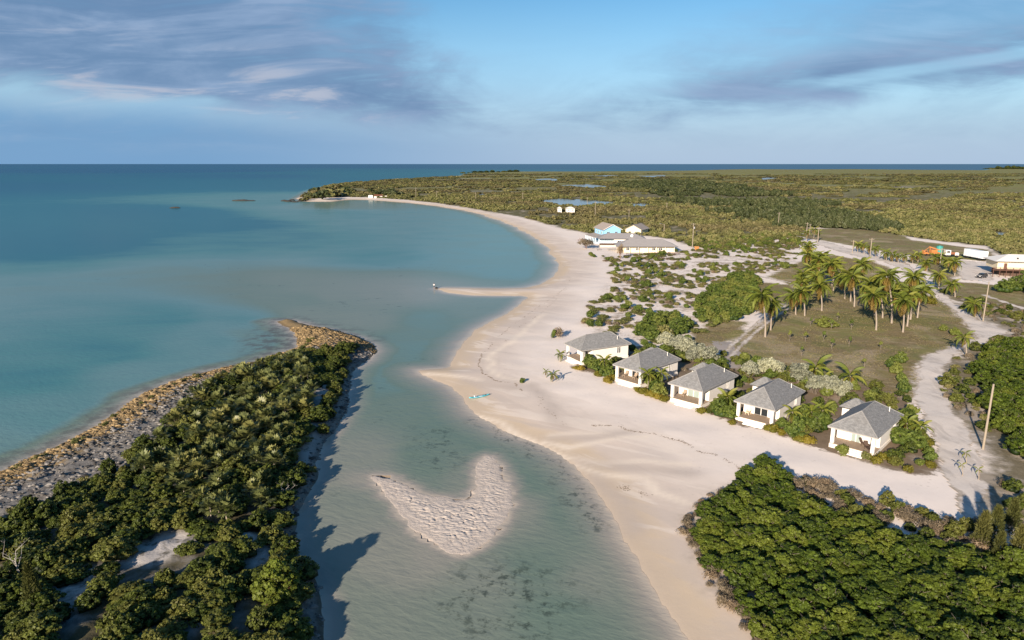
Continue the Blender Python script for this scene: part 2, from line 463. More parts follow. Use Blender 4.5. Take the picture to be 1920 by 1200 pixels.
def foliage(name, dark, light, warm=None, rough=.55, trans=.18, patch=None):
    m, T = new_mat(name)
    t = T.attr('tint')
    oi = S(T, T.node('ShaderNodeObjectInfo').outputs['Random'])
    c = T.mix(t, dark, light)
    if warm:
        c = T.mix(T.smooth(oi, .4, 1.0) * .5, c, warm)
        c = T.mix(T.smooth(t, .93, .97) * .6, c, tuple(min(1, v * 1.7) for v in warm))
    if patch:
        pw = T.scale(T.pos(), (1, 1, 0.0))
        pn = T.noise(T.scale(pw, (.006, .014, 1)), 1.0, 4.0, .6, .4)
        c = T.mix(T.smooth(pn, .46, .60) * .75, c, patch)
        c = T.mix(T.smooth(T.noise(T.scale(pw, (.02, .03, 1)), 1.0, 3.0, .6), .52, .66) * .5, c, tuple(v * .55 for v in dark))
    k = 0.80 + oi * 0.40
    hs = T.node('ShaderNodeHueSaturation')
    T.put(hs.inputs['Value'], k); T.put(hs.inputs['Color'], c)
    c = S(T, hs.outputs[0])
    b = T.bsdf(c, rough, None, .25)
    tr = T.node('ShaderNodeBsdfTranslucent'); T.put(tr.inputs[0], c)
    mx = T.node('ShaderNodeMixShader'); mx.inputs[0].default_value = trans
    T.put(mx.inputs[1], b); T.nt.links.new(tr.outputs[0], mx.inputs[2])
    T.out(S(T, mx.outputs[0]))
    return m
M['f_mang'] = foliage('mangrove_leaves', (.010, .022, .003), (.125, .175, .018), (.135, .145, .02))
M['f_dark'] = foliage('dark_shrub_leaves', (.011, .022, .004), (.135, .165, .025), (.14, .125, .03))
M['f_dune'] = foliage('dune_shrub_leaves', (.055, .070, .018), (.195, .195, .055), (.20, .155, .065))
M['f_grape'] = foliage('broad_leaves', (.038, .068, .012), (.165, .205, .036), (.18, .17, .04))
M['f_gold'] = foliage('golden_hedge_leaves', (.08, .08, .010), (.24, .20, .022), (.26, .17, .025))
M['f_silver'] = foliage('silver_leaves', (.16, .17, .11), (.38, .38, .27), (.34, .33, .20))
M['f_palm'] = foliage('palm_leaves', (.040, .070, .008), (.175, .205, .030), (.19, .165, .03))
M['f_palmy'] = foliage('yellowing_palm_leaves', (.12, .085, .018), (.26, .18, .045), (.28, .17, .05))
M['f_thatch'] = foliage('thatch_palm_leaves', (.028, .042, .010), (.215, .235, .085), (.23, .20, .06), .4)
M['f_dry'] = foliage('dry_twigs', (.10, .078, .05), (.27, .215, .14), (.22, .15, .09))
M['f_pine'] = foliage('casuarina_needles', (.035, .050, .012), (.125, .125, .035), (.14, .11, .035))
M['f_far'] = foliage('scrub_leaves', (.090, .100, .030), (.245, .240, .080), (.24, .20, .09), patch=(.155, .125, .060))
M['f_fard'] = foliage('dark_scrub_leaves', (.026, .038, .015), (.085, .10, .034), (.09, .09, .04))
M['f_grass'] = foliage('dry_grass', (.10, .088, .033), (.21, .175, .085))

# ground
m, T = new_mat('ground')
p = T.pos()
px_, py_, pz_ = T.sep(p)
shore, lawn, scr, soil, pen, dist, bare = [T.attr(k) for k in ('shore', 'lawn', 'scrub', 'soil', 'pen', 'range', 'bare')]
nL = T.noise(p, .035, 5.0, .6)
nM = T.noise(p, .16, 5.0, .6)
nS = T.noise(p, .9, 5.0, .65)
nF = T.noise(p, 4.0, 4.0, .7)
# sand
sand = T.ramp(T.smooth(shore + (nM - .5) * 2.2, -4.0, 40.0), [(0.0, (.50, .405, .31)), (.075, (.60, .475, .34)), (.125, (.63, .525, .435)), (.25, (.66, .56, .475)), (.5, (.80, .70, .615)), (1.0, (.83, .73, .645))])
wet = T.smooth(T.noise(T.scale(T.rotz(p, R(38)), (.025, .11, 1)), 1.0, 5.0, .55, 1.2), .46, .56) * T.smooth(shore, 26.0, 6.0) * T.smooth(shore, 1.0, 3.5)
sand = T.mix(wet * .45, sand, (.53, .45, .385))
pale = T.smooth(T.noise(T.scale(T.rotz(p, R(32)), (.02, .14, 1)), 1.0, 5.0, .55, 1.5), .53, .60) * T.smooth(shore, 30.0, 8.0) * T.smooth(shore, 1.0, 3.5)
sand = T.mix(pale * .6, sand, (.76, .66, .56))
sand = T.mix(T.attr('ridge') * (.45 + nM * .5), sand, (.84, .72, .58))
sand = T.mix(T.attr('runnel') * (.3 + nM * .6), sand, (.48, .405, .345))
fp = T.smooth(T.voronoi(T.scale(p, (1, 1, 0.0)), 1.15), .26, .10) * T.smooth(T.noise(p, .22, 4.0, .6, .6), .50, .60) * T.smooth(shore, 6.0, 10.0)
sand = T.mix(fp * .30, sand, (.46, .38, .315))  # shade in footprint hollows painted as darker sand
sand = T.mix(T.smooth(nS, .35, .8) * (.10 + T.attr('dune') * .15), sand, (.50, .42, .35))
sand = T.mix(T.smooth(nF, .62, .8) * (.04 + T.attr('dune') * .10), sand, (.36, .30, .25))
# lawn
tuple_dark = (.13, .10, .045)
lc = T.mix(nS, (.225, .17, .08), (.37, .285, .16))
lc = T.mix(T.smooth(T.noise(p, 2.4, 6.0, .8), .35, .65), tuple_dark, lc)
lc = T.mix(T.smooth(nM, .42, .62), lc, T.mix(nF, (.165, .155, .055), (.26, .23, .09)))
lc = T.mix(T.smooth(T.noise(T.scale(T.rotz(p, R(20)), (.25, 1.1, 1)), 1.0, 4.0, .6), .56, .72) * .6, lc, (.43, .335, .225))
lc = T.mix(T.smooth(T.noise(p, .055, 5.0, .65, .8), .50, .62) * .55, lc, T.mix(nF, (.34, .26, .165), (.50, .40, .28)))
lc = T.mix(T.smooth(T.noise(p, .075, 5.0, .65, .5), .53, .63) * .6, lc, (.135, .145, .045))
lm = T.smooth(lawn + (nM - .5) * 7 + (nS - .5) * 4, -1.2, 1.6)
col = T.mix(lm, sand, lc)
# leaf litter and runners over the dunes
lit = T.attr('dune') * T.smooth(nM * .6 + nS * .4, .47, .60)
col = T.mix(lit * .78, col, T.mix(nF, (.20, .145, .09), (.36, .29, .20)))
# mulch
sc_ = T.mix(nS, (.13, .095, .06), (.27, .205, .145))
sc_ = T.mix(T.smooth(nM, .5, .62) * .7, sc_, (.40, .33, .26))
sc_ = T.mix(T.smooth(nF, .5, .75) * .5, sc_, (.10, .075, .045))
col = T.mix(T.smooth(soil + (nS - .5) * 4, -.4, .6), col, sc_)
# scrubland floor
sg = T.mix(T.noise(p, 1.6, 6.0, .78), (.085, .072, .038), (.27, .225, .15))
sg = T.mix(T.smooth(dist, 180.0, 330.0), sg, T.mix(nS, (.080, .078, .032), (.17, .15, .068)))
sg = T.mix(T.smooth(nM, .50, .66) * .8, sg, (.40, .335, .265))
far = T.smooth(dist, 700.0, 1500.0)
fl = T.noise(T.scale(p, (.0035, .0105, 1)), 1.0, 6.0, .62, .4)
fm = T.noise(T.scale(p, (.018, .03, 1)), 1.0, 6.0, .68)
fg = T.mix(fm, (.135, .140, .047), (.275, .26, .09))
fg = T.mix(T.smooth(fl, .50, .66) * .7, fg, (.21, .165, .075))
fg = T.mix(T.smooth(fm, .56, .70) * T.smooth(fl, .36, .5) * .55, fg, (.055, .060, .025))
fg = T.mix(T.smooth(T.noise(T.scale(p, (.004, .020, 1)), 1.0, 6.0, .66, .3), .60, .64) * T.smooth(dist, 3300., 2600.), fg, (.34, .32, .31))
sg = T.mix(far, sg, fg)
col = T.mix(T.smooth(scr + (nM - .5) * 16 + (nS - .5) * 4, -3.0, 3.0), col, sg)
# bare pale patches among scrub on the right
col = T.mix(bare * T.smooth(nM + (nS - .5) * .4, .48, .62) * .6, col, (.52, .44, .37))
# limestone of the point
rk = T.mix(T.noise(p, 2.2, 6.0, .75), (.06, .055, .048), (.36, .335, .30))
rk = T.mix(T.smooth(T.voronoi(T.scale(p, (1, 1, .4)), 1.1), .55, .15) * .6, rk, (.07, .06, .055))
gold = T.mix(T.noise(p, 2.6, 6.0, .75), (.08, .055, .03), (.38, .275, .14))
rk = T.mix(T.smooth(T.attr('golden') + (nS - .5) * 5, -1.0, 1.0), rk, gold)
rk = T.mix(T.smooth(T.attr('penveg') + (nS - .5) * 3, -.5, 2.5) * T.smooth(nM, .62, .45), rk, T.mix(nF, (.05, .045, .025), (.13, .11, .06)))
wetr = T.smooth(pz_ + (nS - .5) * .3, .35, .02)
rk = T.mix(wetr * .75, rk, (.10, .075, .045))
rk = T.mix(T.attr('penbare') * T.smooth(nS, .3, .5), rk, (.46, .42, .38))
rk = T.mix(T.attr('spit') * T.smooth(nM, .35, .5), rk, (.30, .26, .22))
col = T.mix(T.smooth(pen + (nS - .5) * 2, -2.0, 0.4), col, rk)
hgt = nS * .5 + nF * .25 + T.noise(p, 16.0, 2.0) * .05
rough_ = T.math('MAXIMUM', T.math('MAXIMUM', T.smooth(pen, -2., .4), T.smooth(scr, -3., 3.)), T.math('MAXIMUM', T.smooth(lawn, -2., 1.), T.attr('dune')))
bm = T.bump(hgt, .12 + rough_ * .45, .30)
T.out(T.bsdf(col, .92, bm, .15))
M['ground'] = m

# dirt road / tracks
m, T = new_mat('crushed_coral_road')
p = T.pos()
e = T.attr('edge')
nS = T.noise(p, .8, 5.0, .65); nF = T.noise(p, 5.0, 4.0, .7)
ru = T.noise(T.scale(p, (.3, .12, 1)), 1.0, 5.0, .6, .8)
c = T.mix(nS, (.57, .50, .435), (.76, .68, .60))
c = T.mix(T.smooth(ru, .5, .62) * .45, c, (.37, .325, .285))
c = T.mix(T.smooth(e + (nS - .5) * 2.5, .9, .1) * .75, c, (.30, .245, .18))
c = T.mix(T.smooth(nF, .6, .75) * .4, c, (.26, .225, .185))
T.out(T.bsdf(c, .95, T.bump(nS * .4 + nF * .3, .6, .12), .1))
M['road'] = m

# rippled sand of the bar
m, T = new_mat('rippled_sand')
p = T.pos(); nS = T.noise(p, 1.2, 4.0, .6)
c = T.mix(nS, (.50, .43, .365), (.60, .52, .45))
c = T.mix(T.smooth(S(T, T.sep(p)[2].s), .10, -.06), c, (.50, .42, .345))
T.out(T.bsdf(c, .9, T.bump(T.noise(p, 6.0, 4.0), .5, .08), .2))
M['bar'] = m

# water: colour from the depth of the bed below, clear at the edge
def water_mat(name, pond=False):
    m, T = new_mat(name)
    p = T.pos()
    dep = T.attr('depth')
    if pond:
        base = T.mix(T.noise(p, .05, 4.0), (.14, .17, .18), (.26, .27, .27))
        alpha = 1.0
    else:
        nb = T.noise(T.scale(p, (.03, .05, 1)), 1.0, 5.0, .6, .5)
        ns = T.noise(p, .35, 5.0, .65)
        dd = dep * (0.80 + nb * .40)
        t = dd / (dd + 2.0)
        base = T.ramp(t, [(0.0, (.56, .46, .355)), (.035, (.47, .405, .325)), (.13, (.335, .305, .255)), (.286, (.215, .240, .195)), (.43, (.145, .205, .160)), (.52, (.125, .245, .250)), (.585, (.066, .208, .215)), (.65, (.012, .132, .180)), (.80, (.008, .110, .175)), (.95, (.007, .060, .175))])
        weed = T.smooth(ns * .6 + nb * .4, .585, .68) * T.smooth(dep, .25, .6) * T.smooth(dep, 3.0, 1.6)
        base = T.mix(weed * .45, base, (.045, .060, .045))
        wz = T.attr('weed') * T.smooth(T.noise(p, 1.1, 6.0, .75) * .6 + ns * .4, .50, .60)
        base = T.mix(wz * .75, base, (.038, .052, .040))
        reef = T.attr('reef') * T.smooth(ns, .42, .6)
        base = T.mix(reef * .75, base, (.085, .075, .06))
        alpha = T.smooth(dep, .0, .012)
    w1 = T.noise(T.scale(T.rotz(p, R(25)), (.55, 1.3, 1)), 1.0, 3.0, .55, .3)
    w2 = T.noise(T.scale(T.rotz(p, R(-20)), (.12, .28, 1)), 1.0, 3.0, .5, .2)
    rg = T.attr('range')
    nrm = T.bump(w1 * .16 + w2 * .45, T.smooth(rg, 900.0, 60.0) * .35 + .06 if not pond else .1, .5)
    dif = T.node('ShaderNodeBsdfDiffuse'); T.put(dif.inputs[0], base)
    T.put(dif.inputs['Normal'], T.bump(w1 * .22 + w2 * .35, T.smooth(rg, 700.0, 60.0) * .55 + .03, .45))
    gl = T.node('ShaderNodeBsdfGlossy'); gl.inputs['Roughness'].default_value = .12; T.put(gl.inputs['Normal'], nrm)
    lw = T.node('ShaderNodeFresnel'); lw.inputs[0].default_value = 1.33; T.put(lw.inputs['Normal'], nrm)
    f = T.math('MINIMUM', S(T, lw.outputs[0]) * .75, .26 if not pond else .7)
    a = T.node('ShaderNodeMixShader'); T.put(a.inputs[0], f)
    T.nt.links.new(dif.outputs[0], a.inputs[1]); T.nt.links.new(gl.outputs[0], a.inputs[2])
    tr = T.node('ShaderNodeBsdfTransparent')
    b = T.node('ShaderNodeMixShader'); T.put(b.inputs[0], alpha)
    T.nt.links.new(tr.outputs[0], b.inputs[1]); T.nt.links.new(a.outputs[0], b.inputs[2])
    T.out(S(T, b.outputs[0]))
    return m
M['sea'] = water_mat('sea_water')
M['pond'] = water_mat('pond_water', True)

# ------------------------------------------------------------------ ground sheet and sea
NU = 560
u = np.linspace(-1.45, 1.45, NU)
rows = [-40.0]
y_ = -40.0
while y_ < 90000:
    dd_ = y_ + 75
    st = dd_ * (.0047 if 25 < y_ < 260 else .0085 if y_ < 700 else .022)
    y_ += max(st, .5)
    rows.append(y_)
rows = np.array(rows)
UU, YY = np.meshgrid(u, rows)
XX = UU * (YY + 75)
xs, ys = XX.ravel(), YY.ravel()
z, dm, dp, db, shore = height(xs, ys, True)
nrow = len(rows)
idx = np.arange(nrow * NU).reshape(nrow, NU)
quads = np.stack([idx[:-1, :-1], idx[:-1, 1:], idx[1:, 1:], idx[1:, :-1]], -1).reshape(-1, 4)
zg = z.copy()
zg = np.where(db > -3, np.maximum(zg, -.28), zg); zg = np.where(db > -1.2, np.minimum(zg, -.2), zg)
me = mesh_np('ground', np.stack([xs, ys, zg], 1), quads, [M['ground']], True)
rngd = np.hypot(xs, ys)
fattr(me, 'shore', np.clip(shore, -10, 60))
fattr(me, 'range', rngd)
lw_ = np.full(xs.shape, -50.0)
for L in LAWN:
    lw_ = np.maximum(lw_, sdf(L, xs, ys))
fattr(me, 'lawn', np.clip(lw_, -12, 12))
fattr(me, 'soil', np.clip(sdf(SOIL, xs, ys), -8, 8))
sd1 = sdf(SCRUB, xs, ys); sd2 = sdf(SCRUB2, xs, ys); sd3 = sdf(MANG, xs, ys)
fattr(me, 'scrub', np.clip(np.maximum(np.maximum(sd1, sd2 + 1.5), sd3 - 1.0), -20, 20))
DUNEZ = GP([(1100, 474), (1165, 476), (1290, 468), (1420, 460), (1505, 450), (1505, 500), (1430, 520), (1420, 560), (1400, 610), (1330, 625), (1290, 650), (1190, 650), (1110, 632), (1078, 606), (1105, 560), (1140, 520), (1130, 490)], 1.1)
fattr(me, 'dune', np.clip(sdf(DUNEZ, xs, ys) / 6, 0, 1))
RID = [[(888, 773), (928, 781), (971, 805), (1021, 837), (1067, 853), (1141, 864), (1220, 868), (1299, 872)], [(1024, 824), (1067, 835), (1120, 827), (1173, 819), (1216, 820)], [(1035, 813), (1080, 812), (1141, 815)], [(1080, 867), (1133, 883), (1200, 896), (1240, 920), (1299, 941)], [(960, 640), (925, 665), (918, 690), (940, 708), (985, 718)], [(1020, 590), (985, 618), (945, 650)], [(800, 697), (850, 702), (900, 712)]]
RUN = [[(1000, 725), (1030, 755), (1045, 785), (1060, 800)], [(1090, 862), (1150, 872), (1230, 880), (1300, 892)], [(1120, 890), (1170, 935), (1200, 990)], [(1040, 818), (1110, 820), (1180, 812)], [(870, 712), (905, 722), (960, 728)]]
bb = (xs > -40) & (xs < 60) & (ys > 50) & (ys < 260)
rd = np.zeros(xs.shape); rn = np.zeros(xs.shape)
wx = (fbm(xs[bb], ys[bb], 6, 71, 2) - .5) * 2.4
for L_ in RID:
    rd[bb] = np.maximum(rd[bb], np.exp(-((pdist(GP(L_, .5), xs[bb] + wx, ys[bb] + wx * .6)) / .75) ** 2))
for L_ in RUN:
    rn[bb] = np.maximum(rn[bb], np.exp(-((pdist(GP(L_, .5), xs[bb] + wx, ys[bb] - wx * .6)) / 1.5) ** 2))
fattr(me, 'ridge', rd); fattr(me, 'runnel', rn)
fattr(me, 'bare', np.clip(sd2 / 4, 0, 1))
fattr(me, 'pen', np.clip(dp, -20, 20))
nwline = GP(pen_nw[1:] + [(515, 602), (545, 600), (590, 612), (640, 622), (680, 638)])
nwd = pdist(nwline, xs, ys)
golden = np.where(xs < 500, 8.4 + np.clip((70 - ys) * .0, 0, 0) - nwd, -9)
fattr(me, 'golden', np.clip(golden, -9, 9))
BAREZ = [GP([(255, 1035), (305, 1008), (360, 1010), (345, 1048), (290, 1068), (215, 1072)], 1.0), GP([(95, 1135), (165, 1080), (185, 1098), (125, 1168)], 1.0), GP([(445, 1005), (495, 1002), (510, 1048), (470, 1066)], 1.0), GP([(560, 840), (590, 800), (600, 815), (570, 870)], 1.0), GP([(590, 735), (618, 720), (612, 760), (592, 780)], 1.0), GP([(262, 960), (285, 935), (295, 960), (270, 990)], 1.0)]
pb_ = np.full(xs.shape, -9.0); bb = (xs < -10) & (ys < 180)
for q in BAREZ: pb_[bb] = np.maximum(pb_[bb], sdf(q, xs[bb], ys[bb]))
fattr(me, 'penbare', np.clip((pb_ + .8) / 1.2, 0, 1))
fattr(me, 'penveg', np.clip(sdf(PENVEG, xs, ys), -9, 9))
SPIT = GP([(655, 690), (690, 672), (668, 692), (660, 740), (652, 775), (612, 835), (594, 875), (582, 922), (562, 962), (552, 1000), (520, 1010), (540, 950), (565, 900), (590, 840), (625, 790), (640, 740)])
fattr(me, 'spit', np.clip((sdf(SPIT, xs, ys) + 1) / 2, 0, 1))
ground = tag(link('ground', me), kind='structure')
ZG = zg.reshape(nrow, NU)
def hz(x, y):
    i = min(max(int(np.searchsorted(rows, y)) - 1, 0), nrow - 2)
    def at(i_):
        t = (x / (rows[i_] + 75) + 1.45) / 2.9 * (NU - 1)
        j = min(max(int(t), 0), NU - 2); f = t - j
        return ZG[i_, j] * (1 - f) + ZG[i_, j + 1] * f
    g = (y - rows[i]) / (rows[i + 1] - rows[i])
    return float(at(i) * (1 - g) + at(i + 1) * g)
def GL(px, py):
    x, y = G(px, py, 1.0)
    for _ in range(2):
        x, y = G(px, py, max(hz(x, y), 0.0))
    return x, y

keep = (shore < 4).reshape(nrow, NU)
kq = keep[:-1, :-1] | keep[:-1, 1:] | keep[1:, 1:] | keep[1:, :-1]
wq = quads[kq.ravel()]
used = np.unique(wq)
remap = np.full(len(xs), -1); remap[used] = np.arange(len(used))
dep = np.where(shore < 0, -z, -np.maximum(z, 0))
dep = np.where(db > -2.5, np.minimum(dep, np.maximum(-db - .35, 0) * .55), dep)
mw = mesh_np('sea', np.stack([xs[used], ys[used], np.zeros(len(used))], 1), remap[wq], [M['sea']], True)
fattr(mw, 'depth', dep[used]); fattr(mw, 'range', rngd[used])
reefd = np.clip(1 - (np.abs(nwd - 2.0) / 5.0), 0, 1) * (dp < 0) * (xs < -18)
TIPR = GP([(470, 640), (520, 600), (560, 640), (545, 655), (480, 668)])
reefd = np.maximum(reefd * .8, np.clip((sdf(TIPR, xs, ys) + 4) / 5, 0, 1))
fattr(mw, 'reef', reefd[used])
WEEDP = GP([(830, 1060), (960, 1035), (1080, 1060), (1110, 1130), (1050, 1240), (880, 1240), (780, 1150)])
wl = np.minimum(pdist(GP([(900, 790), (960, 828), (1020, 858), (1060, 900), (1090, 950), (1110, 985)]), xs, ys), 99)
weedz = np.maximum(np.clip((sdf(WEEDP, xs, ys) + 1) / 5, 0, 1), np.clip(1.2 - wl / 2.6, 0, 1))
weedz = np.maximum(weedz, np.clip((sdf(GP([(760, 800), (850, 800), (880, 860), (830, 900), (770, 870)]), xs, ys) + 1) / 4, 0, .7))
fattr(mw, 'weed', weedz[used])
sea = tag(link('sea', mw), kind='structure')

# ------------------------------------------------------------------ draped sheets: road, tracks
def drape(name, poly, step, lift, mat, wob=1.0, kind='structure'):
    x0, y0 = poly.min(0) - 1; x1, y1 = poly.max(0) + 1
    gx = np.arange(x0, x1, step); gy = np.arange(y0, y1, step * 1.2)
    A, B = np.meshgrid(gx, gy)
    s = sdf(poly, A.ravel(), B.ravel()) + (fbm(A.ravel(), B.ravel(), 2.5, 77, 3) - .5) * 2.4 * wob
    ok = (s > 0).reshape(A.shape)
    ix = np.arange(A.size).reshape(A.shape)
    q = np.stack([ix[:-1, :-1], ix[:-1, 1:], ix[1:, 1:], ix[1:, :-1]], -1).reshape(-1, 4)
    k = (ok[:-1, :-1] & ok[:-1, 1:] & ok[1:, 1:] & ok[1:, :-1]).ravel()
    q = q[k]
    us = np.unique(q); rm = np.full(A.size, -1); rm[us] = np.arange(len(us))
    ax, bx = A.ravel()[us], B.ravel()[us]
    me = mesh_np(name, np.stack([ax, bx, height(ax, bx) + lift], 1), rm[q], [mat], True)
    fattr(me, 'edge', np.clip(s[us], 0, 5))
    return tag(link(name, me), kind=kind)
drape('dirt_road', ROAD, .45, .045, M['road'])
drape('dirt_yard', YARD, .8, .04, M['road'])
def strip(px, w):
    P = np.array([GL(*p) for p in px]); L = []; Rr = []
    for i in range(len(P)):
        a = P[max(i - 1, 0)]; b = P[min(i + 1, len(P) - 1)]
        t = (b - a) / np.linalg.norm(b - a); n = np.array([-t[1], t[0]])
        L.append(P[i] + n * w / 2); Rr.append(P[i] - n * w / 2)
    return np.array(L + Rr[::-1])
drape('wheel_track', strip([(1352, 668), (1380, 640), (1410, 614), (1440, 592), (1475, 572)], 1.5), .3, .03, M['road'], .4)
drape('wheel_track', strip([(1366, 672), (1394, 643), (1424, 617), (1452, 595), (1484, 575)], 1.5), .3, .03, M['road'], .4)
drape('sand_path', strip([(1408, 514), (1440, 522), (1490, 531), (1520, 536)], 2.2), .5, .03, M['road'], .5)
drape('sand_path', strip([(1545, 518), (1600, 513), (1640, 514), (1690, 518)], 1.8), .5, .03, M['road'], .5)
drape('sand_path', strip([(1262, 478), (1310, 474), (1360, 482), (1440, 492), (1500, 490)], 4.0), .6, .03, M['road'], .8)
drape('sand_path', strip([(1840, 552), (1880, 565), (1960, 592)], 2.5), .6, .03, M['road'], .8)
drape('driveway', strip([(1352, 640), (1372, 668), (1390, 690)], 5.0), .5, .02, plain('dark_gravel', (.33, .29, .26), .95, .15, 1.0), .5)  # gravel evenly darker than the road sheets

# crescent sandbar with ripple ridges and drainage cuts
x0, y0 = BAR.min(0) - 1.5; x1, y1 = BAR.max(0) + 1.5
gx = np.arange(x0, x1, .11); gy = np.arange(y0, y1, .11)
A, B = np.meshgrid(gx, gy)
a, b = A.ravel(), B.ravel()
s = sdf(BAR, a, b) + (fbm(a, b, 1.4, 9, 3) - .5) * 1.3 - .35
rip = np.abs(fbm(a * 1.2 + .5 * b, b * 1.6, .75, 41, 3) - .5) * 2
rip2 = np.abs(fbm(a * 1.0, b * 2.2 + .6 * a, 2.6, 43, 3) - .5) * 2
hb = -.06 + .15 * (1 - np.exp(-np.maximum(s + .4, 0) / 2.4)) + .10 * np.minimum(rip, .30) * np.clip(s + .3, 0, 1) - .07 * np.exp(-(rip2 / .03) ** 2) * np.clip(s - .5, 0, 1)
hb = np.where(s < -.4, .012 + (s + .4) * .30, np.maximum(hb, .012) + .13 * np.minimum(rip, .32) * np.clip((s + .4) * 2, 0, 1) - .06 * np.exp(-(rip2 / .03) ** 2) * np.clip(s - .5, 0, 1))
okb = (s > -1.0).reshape(A.shape)
ix = np.arange(A.size).reshape(A.shape)
q = np.stack([ix[:-1, :-1], ix[:-1, 1:], ix[1:, 1:], ix[1:, :-1]], -1).reshape(-1, 4)
q = q[(okb[:-1, :-1] & okb[:-1, 1:] & okb[1:, 1:] & okb[1:, :-1]).ravel()]
us = np.unique(q); rm = np.full(A.size, -1); rm[us] = np.arange(len(us))
tag(link('sandbar', mesh_np('sandbar', np.stack([a[us], b[us], hb[us]], 1), rm[q], [M['bar']], True)), kind='structure')

# ponds in the flats
def pond(px, wob):
    P = spline(GP(px), 6)
    c = P.mean(0); n = len(P)
    for i in range(n):
        P[i] += (P[i] - c) * (nr.rand() - .5) * wob
    zt = height(P[:, 0], P[:, 1]).max() + .12
    V = np.vstack([np.c_[P, np.full(n, zt)], [[*c, zt]]])
    F = np.array([[i, (i + 1) % n, n] for i in range(n)])
    tag(link('pond', mesh_np('pond', V, F, [M['pond']])), kind='structure')
pond([(1012, 380), (1040, 375.5), (1080, 377), (1148, 381), (1150, 387), (1100, 390), (1050, 388), (1020, 385)], .25)
pond([(1180, 386), (1210, 384), (1218, 388), (1195, 392)], .3)
pond([(1000, 339), (1030, 336), (1046, 339.5), (1020, 341)], .3)
pond([(1050, 351), (1100, 348), (1145, 352), (1110, 355)], .4)
pond([(1100, 331.5), (1150, 330), (1160, 332), (1120, 333)], .3)
pond([(1195, 332), (1240, 330.5), (1255, 333), (1220, 334.5)], .4)
pond([(895, 368), (908, 366.5), (912, 370), (900, 371.5)], .3)
pond([(1860, 441), (1885, 440), (1900, 445), (1875, 447)], .3)
pond([(1425, 336), (1450, 334.5), (1465, 337.5), (1440, 339)], .4)

# ------------------------------------------------------------------ plant prototypes
def leaf_quads(P, N, size, r, asp=1.0, up=.5):
    """one leaf-clump quad per point, facing roughly along N"""
    n = len(P)
    nn = N + r.normal(0, .55, (n, 3)) + np.array([0, 0, up])
    nn /= np.linalg.norm(nn, axis=1)[:, None] + 1e-9
    t = np.cross(nn, r.normal(0, 1, (n, 3)))
    t /= np.linalg.norm(t, axis=1)[:, None] + 1e-9
    b = np.cross(nn, t)
    s = (size * (.6 + .8 * r.rand(n)))[:, None]
    t = t * s * asp; b = b * s
    V = np.stack([P - t * .5 - b * .25, P + t * .15 - b * .5, P + t * .55 + b * .2, P - t * .1 + b * .5], 1).reshape(-1, 3)
    F = np.arange(n * 4).reshape(-1, 4)
    return V, F
ICO = None
def ico_pts(sub):
    bm = bmesh.new(); bmesh.ops.create_icosphere(bm, subdivisions=sub, radius=1.0)
    v = np.array([x.co[:] for x in bm.verts]); f = np.array([[q.index for q in p.verts] for p in bm.faces])
    bm.free(); return v, f
ICOV, ICOF = ico_pts(1)
